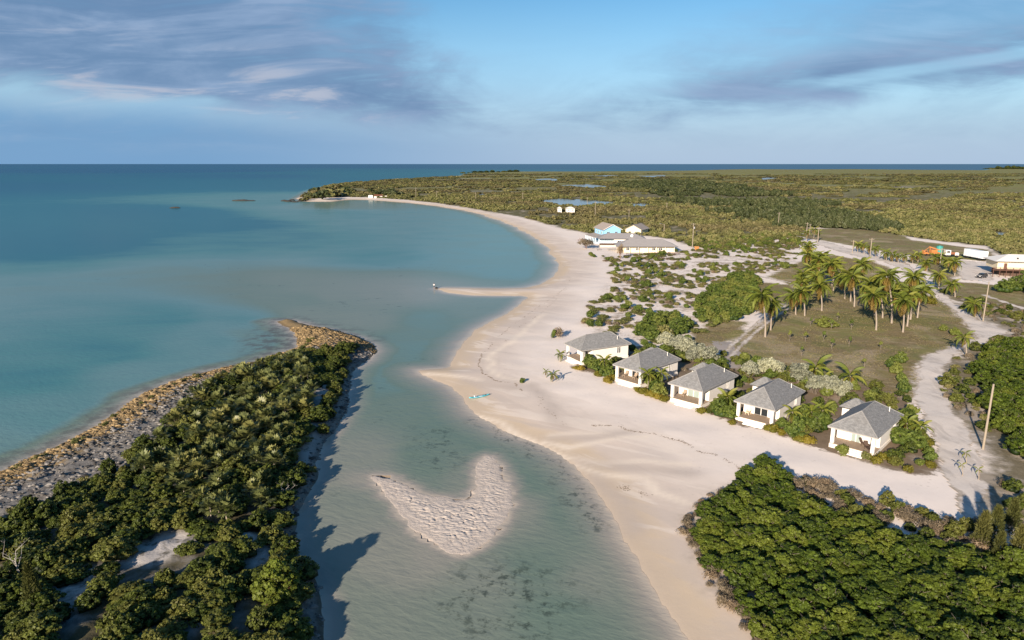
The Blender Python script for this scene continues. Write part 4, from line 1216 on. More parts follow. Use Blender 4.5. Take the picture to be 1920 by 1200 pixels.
single('beach_shrub', P_green[0], x, y, .8, 'upright green shrub leaning on the lone brown one on open sand', 'shrub', None, 1.9)
x, y = GL(1100, 606)
single('beach_shrub', P_dune[0], x, y, 1.5, 'olive shrub at the beach edge just beyond the farthest cabin', 'shrub', None, 1.6)
x, y = GL(978, 717)
single('beach_shrub', P_green[1], x, y, .75, 'tiny green bush alone on the beach at the seaweed line', 'shrub', None, .7)
# scattered on the flat between road and cabins
for px, py, s in [(1547, 612, 1.7)]:
    x, y = GL(px, py)
    two_part('broadleaf_tree', P_grape[1], P_gtrunk[0], x, y, s * .9, 'bright green spreading tree in the middle of the lawn', 'tree', None, s * .62)
for px, py in [(1503, 668), (1510, 640), (1540, 700), (1560, 655), (1592, 650), (1596, 618), (1480, 640), (1520, 612), (1650, 655), (1558, 618), (1570, 600), (1470, 600), (1620, 690), (1545, 640)]:
    x, y = GL(px, py)
    two_part('sapling', rng.choice(P_green), P_gtrunk[0], x, y, rng.uniform(.55, .85), 'thin sapling with a small dark crown on the dry lawn', 'tree', 'saplings on the dry lawn', rng.uniform(.8, 1.2), 'crown', 1.3, .75)
for px, py, s in [(1680, 700, 1.0), (1690, 715, .8), (1672, 690, .9), (1688, 680, .9), (1695, 735, .8)]:
    x, y = GL(px, py)
    two_part('broadleaf_tree', rng.choice(P_grape), P_gtrunk[1], x, y, s * .75, 'dark leafy tree in the row where lawn meets the white road', 'tree', 'leafy trees between lawn and white road', s * .95)
for px, py, s in [(1790, 628, 1.0), (1768, 620, .7)]:
    x, y = GL(px, py)
    two_part('broadleaf_tree', rng.choice(P_grape), P_gtrunk[1], x, y, s * .75, 'small dark tree at the inside of the road bend', 'tree', 'small trees at the inside of the road bend', s * .8)
for px, py, s in [(1820, 585, 1.7), (1805, 580, 1.2)]:
    x, y = GL(px, py)
    single('broadleaf_shrub', P_green[0], x, y, s, 'vivid green rounded shrub beside the upper road', 'shrub', 'vivid shrubs beside the upper road', s * .9)
x, y = GL(1746, 570)
single('yellow_shrub', P_gold[1], x, y, 3.0, 'large yellowish sea grape shrub between palms and upper road', 'shrub', None, 2.6)
for px, py, s in [(1900, 545, 2.0), (1925, 540, 2.2), (1882, 548, 1.5), (1945, 555, 2.0)]:
    x, y = GL(px, py)
    two_part('broadleaf_tree', rng.choice(P_grape), P_gtrunk[1], x, y, s, 'big dark green tree in front of the white roofed house', 'tree', 'trees in front of the white roofed house', s * .95)

# ---- silver shrubs behind the cabins
for px, py, s in [(1248, 655, 1.0), (1272, 662, 1.1), (1292, 668, 1.05), (1312, 674, 1.0), (1330, 680, .95), (1298, 678, .8), (1405, 708, .9), (1440, 705, 1.05), (1455, 704, .8), (1500, 717, 1.1), (1527, 738, .95), (1548, 742, .95), (1575, 746, .9), (1560, 738, .85)]:
    x, y = GL(px, py)
    single('silver_shrub', rng.choice(P_silver), x, y, s * 1.45, 'pale silvery shrub in the hedge behind the row of cabins', 'shrub', 'silvery shrubs behind the cabins')

# ---- green bushes between the bungalow, the pole and the palm clump
NEARZ = GP([(1268, 452), (1290, 466), (1350, 470), (1430, 468), (1500, 458), (1508, 440), (1420, 448), (1340, 456)], 1.0)
a, b = in_poly(NEARZ, 3.6, .95, 19)
for x, y in zip(a, b):
    if rng.random() < .35: continue
    single('leafy_shrub', rng.choice(P_green + P_dune), x, y, rng.uniform(1.5, 2.6), 'green shrub on sand between the bungalow pole and the palm clump', 'shrub', 'shrubs between the bungalow and the palm clump', rng.uniform(1.4, 2.2))
# ---- coconut palms
def coconut(px, py, cpx, cpy, label, group, n=17, fl=1.0, yellow=.25, rise=None):
    x, y = GL(px, py); z0 = hz(x, y)
    # crown height from its surveyed position above the base
    v = (600 - cpy) / 1280; s = y / (CT + v * ST)
    zc = CAM_H + (-ST + v * CT) * s
    h = max(zc - z0, 1.2) if rise is None else rise
    dx = (cpx - 960) / 1280 * s - x
    e = link('coconut_palm', None, None, (x, y, z0))
    tag(e, label, 'palm', group)
    ln = Vector((dx + rng.uniform(-.06, .06) * h, rng.uniform(-.14, .14) * h, 0)); fl = fl * rng.uniform(.85, 1.12)
    pts = [[0, 0, -.4]] + [[ln.x * t ** 1.6, ln.y * t ** 1.6, h * t] for t in (.25, .5, .75, 1.0)]
    k = (.13 + .006 * h) * (.25 + .75 * min(fl, 1))
    vv, f, t3 = tube(pts, [k * 1.5, k * 1.05, k * .95, k * .85, k * .8], 7)
    link('trunk', mesh_np('palm_trunk', vv, [f, t3], [M['trunk']]), e)
    for i in range(n):
        t = i / n
        q = P_frond[min(3, int(t * 4))] if not (t > .72 and rng.random() < yellow * 2) else rng.choice(P_frondy)
        o = link('frond', q, e, (ln.x, ln.y, h - .05))
        o.rotation_euler = Euler((rng.uniform(-.15, .15), R(-55 + 118 * t) + rng.uniform(-.14, .14), i * 2.39996 + rng.uniform(-.3, .3)))
        sc = fl * rng.uniform(.85, 1.1)
        o.scale = (sc, sc, sc)
    return e
grove = [(1435, 632, 1432, 556), (1445, 619, 1450, 572), (1509, 592, 1504, 548), (1541, 583, 1540, 538), (1563, 545, 1559, 496), (1595, 565, 1590, 516), (1602, 575, 1602, 522), (1612, 571, 1615, 498), (1643, 619, 1641, 556),
         (1639, 591, 1632, 534), (1672, 606, 1664, 518), (1693, 623, 1697, 566), (1707, 599, 1711, 522), (1701, 612, 1709, 552), (1584, 560, 1580, 520), (1655, 596, 1650, 545), (1720, 596, 1728, 548), (1492, 590, 1488, 556), (1680, 590, 1680, 545)]
for g in grove:
    coconut(*g, 'tall coconut palm of the grove standing on the dry lawn', 'tall coconut palms on the lawn', 27, 1.2, .5)
for g in [(1513, 520, 1513, 478), (1535, 528, 1535, 488), (1548, 525, 1547, 482), (1508, 548, 1508, 517), (1520, 540, 1520, 505), (1528, 512, 1528, 485), (1503, 560, 1503, 530), (1532, 552, 1530, 520), (1516, 500, 1515, 462), (1560, 535, 1562, 500)]:
    coconut(*g, 'coconut palm in the tight clump left of the grove', 'coconut palms of the clump by the sand path', 24, 1.2, .5)
for g in [(1608, 473, 1608, 459), (1620, 476, 1620, 461), (1630, 479, 1631, 464), (1642, 483, 1642, 467), (1662, 488, 1662, 474), (1673, 491, 1673, 477), (1684, 493, 1684, 480), (1697, 494, 1697, 481), (1711, 494, 1711, 480), (1721, 492, 1722, 478)]:
    coconut(*g, 'short coconut palm in the row along the upper road', 'short coconut palms along the upper road', 16, .9, .4)
for g in [(1790, 517, 1790, 492), (1760, 543, 1760, 516), (1791, 557, 1787, 534), (1757, 495, 1756, 484), (1776, 505, 1775, 490), (1829, 594, 1829, 572), (1738, 508, 1737, 494)]:
    coconut(*g, 'coconut palm on the far side of the upper road near the yard', 'coconut palms between the upper road and the yard', 20, 1.1, .4)
coconut(1812, 668, 1812, 634, 'short leaning coconut palm at the outer edge of the road bend', None, 14, .8, .3)
coconut(1532, 716, 1530, 690, 'young coconut palm with long upright fronds behind the second nearest cabin', None, 12, 1.05, .2)
coconut(1592, 726, 1593, 704, 'young coconut palm on the lawn behind the nearest cabin', None, 12, .95, .2)
coconut(1542, 722, 1545, 707, 'low young palm with yellow fronds behind the second nearest cabin', None, 9, .75, .9)
for g in [(1512, 454, 1513, 436), (1526, 446, 1526, 431), (1535, 452, 1534, 436)]:
    coconut(*g, 'ragged palm beside the poles at the far end of the road', 'ragged palms at the far end of the road', 12, .9, .7)
# small palms on sand
coconut(1035, 716, 1037, 703, 'small green palm casting a long shadow on the beach', None, 11, .40, .1)
coconut(1024, 708, 1023, 698, 'smaller palm just left of the shadow casting beach palm', None, 8, .30, .6)
coconut(1050, 678, 1050, 664, 'bushy green palm left of the farthest cabin porch', None, 12, .50, .1)
for px, py in [(1805, 893), (1835, 900), (1812, 870)]:
    coconut(px, py, px, py - 20, 'thin newly planted palm on the white road edge', 'newly planted palms at the road edge', 6, .22, .3)

# ---- gardens between the cabins
gar = [(1112, 690), (1122, 695), (1132, 702), (1140, 706), (1104, 684), (1215, 730), (1228, 735), (1236, 742), (1240, 728), (1222, 722), (1350, 778), (1362, 772), (1356, 764), (1370, 782), (1488, 800), (1500, 795), (1512, 806), (1522, 800), (1535, 805), (1505, 785), (1542, 795), (1495, 815), (1690, 800), (1700, 820), (1685, 830), (1712, 838), (1725, 826), (1700, 795)]
for i, (px, py) in enumerate(gar):
    x, y = GL(px, py)
    if i % 3 == 2:
        coconut(px, py, px, py - 27, 'small feathery palm planted in a garden bed between cabins', 'small palms in the cabin gardens', 13, .6, .1)
    else:
        two_part('broadleaf_shrub', rng.choice(P_grape), P_gtrunk[0], x, y, rng.uniform(.7, 1.0), 'leafy green shrub planted in a garden bed between cabins', 'shrub', 'leafy shrubs in the cabin gardens', rng.uniform(.75, 1.0))
for px, py, s in [(1078, 692, .8), (1088, 694, .9), (1122, 705, 1.0), (1138, 718, 1.1), (1146, 713, 1.0), (1196, 735, 1.0), (1207, 738, 1.1), (1217, 744, 1.2), (1234, 748, 1.0), (1246, 752, 1.1), (1316, 774, 1.1), (1370, 795, .9), (1445, 810, 1.2), (1463, 814, .8), (1512, 830, 1.2), (1495, 828, 1.0), (1735, 832, 1.2), (1640, 868, 1.1), (1655, 862, .9), (1676, 870, .9), (1702, 885, .8), (1741, 875, .9), (1738, 845, 1.0)]:
    x, y = GL(px, py)
    single('golden_hedge', rng.choice(P_gold), x, y, s * 1.15, 'rounded golden green hedge bush along the front of the cabins', 'hedge', 'golden hedge bushes in front of the cabins')
x, y = GL(1576, 850)
single('clipped_bush', P_green[0], x, y, 1.25, 'clipped round green bush beside the steps of the nearest cabin', 'hedge', None, 1.15)
x, y = GL(1502, 826)
single('clipped_bush', P_green[1], x, y, 1.6, 'wide rounded bush on the sand between the two nearest cabins', 'hedge', None, 1.0)
x, y = GL(1622, 862)
single('clipped_bush', P_dune[2], x, y, .8, 'brownish bush at the right end of the nearest cabin steps', 'hedge', None, 1.2)

# ---- scrubland: nearest bushes one by one, the rest as one mass

def scatter(y0, y1, step, seed):
    r = np.random.RandomState(seed)
    out = []
    A, B = np.meshgrid(np.arange(-.42 * y1, .82 * y1, step), np.arange(y0, y1, step))
    x = A.ravel() + (r.rand(A.size) - .5) * step * .9; y = B.ravel() + (r.rand(A.size) - .5) * step * .9
    k = (np.abs(x) < .80 * y + 30)
    x, y = x[k], y[k]
    k = sdf(SCRUB, x, y) > 1.0
    return x[k], y[k]
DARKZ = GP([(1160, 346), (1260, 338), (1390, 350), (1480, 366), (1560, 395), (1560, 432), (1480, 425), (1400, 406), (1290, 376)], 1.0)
PONDS = [np.array([v.co[:2] for v in o.data.vertices][:-1]) for o in C.objects if o.name.startswith('pond')]
pts = []
for y0, y1, st, rad, hh, sd in ((250, 480, 3.1, 1.9, 2.3, 31), (480, 900, 5.0, 3.4, 2.6, 32), (900, 1500, 9.0, 6.5, 3.0, 33), (1500, 2600, 17.0, 12.0, 3.4, 34)):
    x, y = scatter(y0, y1, st, sd)
    nz = fbm(x, y, st * 5.5, 51, 3) * .55 + fbm(x / 2.2, y, 160, 52, 3) * .45
    near = np.clip((sdf(SCRUB, x, y)) / 25, 0, 1)
    k = nz > np.where(y < 480, .40, np.where(y < 900, .455, np.where(y < 1500, .49, .53)))
    for q in PONDS:
        k &= sdf(q, x, y) < -rad * .4
    x, y = x[k], y[k]
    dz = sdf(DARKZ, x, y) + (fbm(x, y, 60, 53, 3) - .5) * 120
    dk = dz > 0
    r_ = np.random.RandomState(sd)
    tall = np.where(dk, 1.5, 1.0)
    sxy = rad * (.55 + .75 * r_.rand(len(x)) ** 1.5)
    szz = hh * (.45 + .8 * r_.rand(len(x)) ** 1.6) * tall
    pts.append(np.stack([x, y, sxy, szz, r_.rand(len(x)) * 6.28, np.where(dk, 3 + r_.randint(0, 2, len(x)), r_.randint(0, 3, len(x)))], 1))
pts = np.vstack(pts)
order = np.argsort(np.hypot(pts[:, 0], pts[:, 1]))
pts = pts[order]
vis = np.array([in_view(p[0], p[1], 1, 40) for p in pts[:900]])
first = np.where(vis)[0][:300]
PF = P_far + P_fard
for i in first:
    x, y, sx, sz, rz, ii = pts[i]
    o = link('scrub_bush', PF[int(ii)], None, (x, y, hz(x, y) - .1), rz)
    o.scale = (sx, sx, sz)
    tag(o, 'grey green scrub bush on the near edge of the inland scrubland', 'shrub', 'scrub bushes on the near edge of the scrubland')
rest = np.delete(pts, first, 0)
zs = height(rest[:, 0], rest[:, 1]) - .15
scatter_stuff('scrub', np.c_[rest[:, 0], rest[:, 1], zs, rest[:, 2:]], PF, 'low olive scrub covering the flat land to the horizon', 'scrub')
print('scrub', len(rest))

# trees of the far headland and far right skyline
for px, py, s in [(586, 372, 1.0), (600, 368, 1.3), (612, 364, 1.5), (625, 361, 1.5), (638, 358, 1.2), (572, 376, .8), (592, 366, 1.1), (645, 365, 1.1), (606, 374, 1.2), (622, 370, 1.4), (636, 368, 1.2), (580, 369, .8), (655, 362, .9)]:
    x, y = GL(px, py)
    single('headland_shrub', rng.choice(P_fard + P_far), x, y, s * 9.0, 'large grey green thicket tree on the far headland tip', 'tree', 'trees on the far headland tip', s * 6.5)
for px, py, s in [(706, 366, 1.0), (716, 364, 1.1), (727, 367, 1.2), (740, 368, 1.2), (752, 367, 1.0), (694, 361, .9), (735, 360, 1.0)]:
    x, y = GL(px, py)
    single('headland_shrub', rng.choice(P_fard), x, y, s * 6.0, 'dark tree round the white ruin on the far bay shore', 'tree', 'trees round the white ruin', s * 4.5)
for k in range(16):
    x, y = GL(1850 + k * 6.5 + rng.uniform(-3, 3), 316.8)
    single('skyline_tree', rng.choice(P_dark), x, y, rng.uniform(14, 24), 'dark tree on the low skyline at the far right', 'tree', 'trees on the far right skyline', rng.uniform(6, 11))
for k in range(10):
    x, y = GL(868 + k * 11, 324.5 - k * .25)
    single('skyline_tree', rng.choice(P_dark), x, y, rng.uniform(7, 12), 'small dark tree on the far coast left of centre', 'tree', 'trees on the far coast left of centre', rng.uniform(3, 5))

# ---- loose rock of the point
def rubble(name, pts, sizes, mats, pick, seed):
    r = np.random.RandomState(seed)
    base = np.array([[-1, -1, -.6], [1, -1, -.6], [1, 1, -.6], [-1, 1, -.6], [-.8, -.8, .6], [.8, -.8, .5], [.7, .8, .6], [-.8, .7, .45]]) * .5
    fq = np.array([[0, 1, 5, 4], [1, 2, 6, 5], [2, 3, 7, 6], [3, 0, 4, 7], [4, 5, 6, 7]])
    n = len(pts)
    v = base[None] + r.normal(0, .14, (n, 8, 3))
    a = r.rand(n) * 6.28; c, s = np.cos(a)[:, None], np.sin(a)[:, None]
    vx = (v[:, :, 0] * c - v[:, :, 1] * s) * sizes[:, None] * (1 + .6 * r.rand(n, 1)); vy = (v[:, :, 0] * s + v[:, :, 1] * c) * sizes[:, None]
    vz = v[:, :, 2] * sizes[:, None] * .7
    V = np.stack([vx + pts[:, :1], vy + pts[:, 1:2], vz + pts[:, 2:3]], -1).reshape(-1, 3)
    F = (fq[None] + np.arange(n)[:, None, None] * 8).reshape(-1, 4)
    me = mesh_np(name, V, F, mats)
    me.polygons.foreach_set('material_index', np.repeat(pick, 5).astype(np.int32))
    fattr(me, 'tint', np.repeat(r.rand(n), 5), 'FACE')
    return link(name, me)
def rockmat(name, a_, b_):
    m, T = new_mat(name)
    c = T.mix(T.attr('tint'), a_, b_)
    p = T.pos()
    c = T.mix(T.smooth(T.noise(p, 3.0, 4.0, .7), .45, .75) * .6, c, tuple(v * .4 for v in a_))
    T.out(T.bsdf(c, .9, T.bump(T.noise(p, 5.0, 4.0), .5, .1), .2))
    return m
M['r_gold'] = rockmat('golden_beach_rock', (.11, .075, .035), (.40, .285, .145))
M['r_grey'] = rockmat('grey_limestone', (.05, .046, .042), (.29, .27, .245))
n = 90000
r = np.random.RandomState(5)
x = r.uniform(-75, -14, n); y = r.uniform(44, 165, n)
s_ = sdf(PEN, x, y); nw = pdist(nwline, x, y); pv = sdf(PENVEG, x, y)
k = (s_ > -.6) & (nw < 6.5 + 3.5 * r.rand(n)) & (pv < .8)
k |= (s_ > -.3) & (y > 142)
k |= (s_ > -.2) & (pv < .6) & (r.rand(n) < .35)
x, y, nw = x[k], y[k], nw[k]
sz = .10 + .42 * r.rand(len(x)) ** 2.4
pick = (nw + (r.rand(len(x)) - .5) * 3 > 6.2).astype(int)
pick[(y > 142) & (r.rand(len(x)) < .8)] = 0
tag(rubble('rock_rubble', np.stack([x, y, height(x, y) + sz * .08], 1), sz, [M['r_gold'], M['r_grey']], pick, 6), 'loose golden and grey rock covering the shore of the rocky point', 'rubble', None, 'stuff')

# seaweed lines and footprints left on the beach
m, T = new_mat('dry_seaweed')
T.out(T.bsdf(T.mix(T.noise(T.pos(), 3.0), (.16, .11, .075), (.33, .25, .18)), .95, None, .1)); M['weed'] = m
lines = [([(1060, 540), (1040, 556), (1000, 582), (960, 610), (927, 640), (901, 668), (897, 682), (906, 699), (930, 713), (965, 720), (987, 736)], 800, .30),
         ([(1045, 560), (1010, 590), (975, 612), (948, 640)], 220, .5),
         ([(1110, 796), (1150, 800), (1197, 808), (1253, 821), (1299, 840), (1345, 856), (1393, 884)], 480, .40),
         ([(1072, 792), (1095, 796)], 60, .8), ([(1150, 905), (1180, 918), (1212, 930)], 140, .8), ([(1005, 745), (1035, 775), (1055, 800)], 70, .6),
         ([(1040, 480), (1062, 505), (1070, 525), (1060, 545)], 160, .8)]
V, F = [], []
for ln, cnt, sp in lines:
    P = np.array([GL(*q) for q in ln])
    for i in range(cnt):
        j = rng.randrange(len(P) - 1); f = rng.random(); c = P[j] * (1 - f) + P[j + 1] * f
        if vnoise(c[0] / 1.2, c[1] / 1.2, 3) < .42: continue
        c = c + nr.normal(0, sp * .35, 2) + (fbm(c[0], c[1], 3.0, 91, 2) - .5) * 1.6; zz_ = hz(c[0], c[1]); s = rng.uniform(.03, .12); a = rng.random() * 6.28
        b = len(V)
        for q in range(3):
            V.append([c[0] + s * math.cos(a + 2.1 * q) * 1.4, c[1] + s * math.sin(a + 2.1 * q), zz_ + .01])
        V.append([c[0], c[1], zz_ + .02 + s * .2])
        F += [[b, b + 1, b + 3], [b + 1, b + 2, b + 3], [b + 2, b, b + 3]]
tag(link('seaweed_wrack', mesh_np('seaweed_wrack', V, np.array(F), [M['weed']])), 'thin dark lines of dry seaweed along the beach', 'seaweed', None, 'stuff')
# dry grass tufts on the lawn
V, F = [], []
gt = []
for L in LAWN[:3]:
    a, b = in_poly(L, .75, 1.0, 61)
    gt += list(zip(a, b))
gt = np.array(gt); gt = gt[np.array([vnoise(p[0] / 4, p[1] / 4, 6) for p in gt]) > .38]
gz = height(gt[:, 0], gt[:, 1])
rr = np.random.RandomState(3)
for (x, y), z0 in zip(gt, gz):
    for q in range(3):
        a = rr.rand() * 6.28; s = .07 + .10 * rr.rand(); b = len(V); h_ = .06 + .10 * rr.rand()
        ox, oy = rr.normal(0, .18, 2)
        V += [[x + ox - s * math.cos(a), y + oy - s * math.sin(a), z0 - .02], [x + ox + s * math.cos(a), y + oy + s * math.sin(a), z0 - .02], [x + ox + rr.normal(0, .08), y + oy + rr.normal(0, .08), z0 + h_]]
        F.append([b, b + 1, b + 2])
gm = mesh_np('grass', V, np.array(F), [M['f_grass']]); fattr(gm, 'tint', rr.rand(len(F)), 'FACE')
tag(link('grass', gm), 'dry olive grass tufts of the lawn behind the cabins', 'grass', None, 'stuff')
# ---- undergrowth of the garden beds
a, b = in_poly(SOIL, 2.0, .95, 71)
CABS = [((1057, 643), (1089.6, 658), (1183, 644)), ((1148, 683), (1203, 699), (1278, 672.5)), ((1252, 718), (1318, 734.6), (1384, 704)), ((1377, 752), (1452, 770), (1509, 733)), ((1553, 798), (1645, 822), (1690, 775))]
FOOT = []
for pa, pb, pc_ in CABS:
    qa, qb, qc = [np.array(G(*p, 4.2)) for p in (pa, pb, pc_)]
    f_ = (qb - qa) / np.linalg.norm(qb - qa); s_ = np.array([-f_[1], f_[0]]); m_ = (qa + qb) / 2
    FOOT.append(np.array([m_ - f_ * 5.2 - s_ * 1.2, m_ + f_ * 3.3 - s_ * 1.2, m_ + f_ * 3.3 + s_ * 12.5, m_ + f_ * 1.0 + s_ * 14.5, m_ - f_ * 5.2 + s_ * 14.5]))
for x, y in zip(a, b):
    A1 = np.array([x]); B1 = np.array([y])
    if any(sdf(q, A1, B1)[0] > -.5 for q in FOOT) or rng.random() < .28: continue
    g = rng.random()
    if g < .45:
        single('low_shrub', rng.choice(P_dark), x, y, rng.uniform(.5, .9), 'low dark green plant in the mulched beds around the cabins', 'plant', 'low plants in the beds around the cabins')
    elif g < .7:
        single('garden_shrub', rng.choice(P_green), x, y, rng.uniform(.9, 1.6), 'mid green bushy plant in the mulched beds around the cabins', 'plant', 'bushy plants in the beds around the cabins')
    elif g < .85:
        single('dry_shrub', rng.choice(P_dry), x, y, rng.uniform(.35, .6), 'dry brown plant in the mulched beds around the cabins', 'plant', 'dry plants in the beds around the cabins')

thin_out('shrubs on the sandy dunes', 270, 'dune_scrub', 'smallest low scrub between the dune shrubs', 'scrub')
thin_out('shrubs on the rocky point', 280, 'point_scrub', 'smallest low scrub between the shrubs of the rocky point', 'scrub')

# ------------------------------------------------------------------ building helpers
class MB:
    def __init__(self):
        self.v, self.f, self.uv = [], [], []
    def box(self, x0, x1, y0, y1, z0, z1):
        b = len(self.v)
        self.v += [(x0, y0, z0), (x1, y0, z0), (x1, y1, z0), (x0, y1, z0), (x0, y0, z1), (x1, y0, z1), (x1, y1, z1), (x0, y1, z1)]
        self.f += [(b, b + 3, b + 2, b + 1), (b + 4, b + 5, b + 6, b + 7), (b, b + 1, b + 5, b + 4), (b + 1, b + 2, b + 6, b + 5), (b + 2, b + 3, b + 7, b + 6), (b + 3, b, b + 4, b + 7)]
        return self
    def poly(self, *pts):
        b = len(self.v); self.v += list(pts); self.f.append(tuple(range(b, b + len(pts)))); return self
    def bar(self, p, q, w, sides=6):
        vv, f, t = tube([p, q], [w, w], sides)
        b = len(self.v); self.v += [tuple(x) for x in vv]; self.f += [tuple(int(i) + b for i in q_) for q_ in f] + [tuple(int(i) + b for i in q_) for q_ in t]
        return self
    def cyl(self, c, axis, r, w, n=14):
        """wheel-like disc centred at c"""
        b = len(self.v); c = Vector(c); ax = Vector(axis).normalized()
        t = ax.orthogonal().normalized(); s = ax.cross(t)
        for k in (-.5, .5):
            for i in range(n):
                a = 2 * math.pi * i / n
                self.v.append(tuple(c + ax * w * k + (t * math.cos(a) + s * math.sin(a)) * r))
        self.f += [tuple(b + i for i in range(n))[::-1], tuple(b + n + i for i in range(n))]
        self.f += [(b + i, b + (i + 1) % n, b + n + (i + 1) % n, b + n + i) for i in range(n)]
        return self
    def mesh(self, name, mat, slopes=False, bevel=0.0):
        me = bpy.data.meshes.new(name)
        me.from_pydata([tuple(map(float, p)) for p in self.v], [], self.f)
        me.materials.append(mat)
        if bevel:
            bm = bmesh.new(); bm.from_mesh(me)
            bmesh.ops.bevel(bm, geom=bm.edges[:], offset=bevel, segments=1, affect='EDGES')
            bm.to_mesh(me); bm.free()
        if slopes:
            uv = me.uv_layers.new(name='uv')
            for p in me.polygons:
                n = p.normal; h = Vector((-n.y, n.x, 0))
                h = h.normalized() if h.length > .05 else Vector((1, 0, 0)); up = n.cross(h)
                for li in p.loop_indices:
                    co = me.vertices[me.loops[li].vertex_index].co
                    uv.data[li].uv = (co.dot(h), co.dot(up))
        me.update()
        return me
    def build(self, name, mat, parent=None, **k):
        return link(name, self.mesh(name, mat, **k), parent)
def thing(name, x, y, z, rz, label, cat, group=None):
    return tag(link(name, None, None, (x, y, z), rz), label, cat, group)
def hip(mb, x0, x1, y0, y1, ze, zr, inset=None, th=.14):
    """hip roof with an eave edge; the ridge runs along the longer side"""
    w, dpt = x1 - x0, y1 - y0
    k = inset or min(w, dpt) / 2
    xm, ym = (x0 + x1) / 2, (y0 + y1) / 2
    if dpt >= w: a, b = (xm, y0 + k, zr), (xm, y1 - k, zr)
    else: a, b = (x0 + k, ym, zr), (x1 - k, ym, zr)
    c = [(x0, y0, ze), (x1, y0, ze), (x1, y1, ze), (x0, y1, ze)]
    if dpt >= w:
        mb.poly(c[0], c[1], a).poly(c[1], c[2], b, a).poly(c[2], c[3], b).poly(c[3], c[0], a, b)
    else:
        mb.poly(c[0], c[1], b, a).poly(c[1], c[2], b).poly(c[2], c[3], a, b).poly(c[3], c[0], a)
    lo = [(p[0], p[1], ze - th) for p in c]
    mb.poly(*lo[::-1])
    return a, b, c
def gable(mb, x0, x1, y0, y1, ze, zr, th=.12):
    """gable roof slab, ridge along y"""
    xm = (x0 + x1) / 2
    for s in (0, th):
        pass
    mb.poly((x0, y0, ze), (xm, y0, zr), (xm, y1, zr), (x0, y1, ze)).poly((xm, y0, zr), (x1, y0, ze), (x1, y1, ze), (xm, y1, zr))
    mb.poly((x0, y1, ze - th), (xm, y1, zr - th), (xm, y0, zr - th), (x0, y0, ze - th)).poly((xm, y1, zr - th), (x1, y1, ze - th), (x1, y0, ze - th), (xm, y0, zr - th))
    for y in (y0, y1):
        mb.poly((x0, y, ze - th), (xm, y, zr - th), (xm, y, zr), (x0, y, ze)).poly((xm, y, zr - th), (x1, y, ze - th), (x1, y, ze), (xm, y, zr))
    for x in (x0, x1):
        mb.poly((x, y0, ze - th), (x, y0, ze), (x, y1, ze), (x, y1, ze - th))

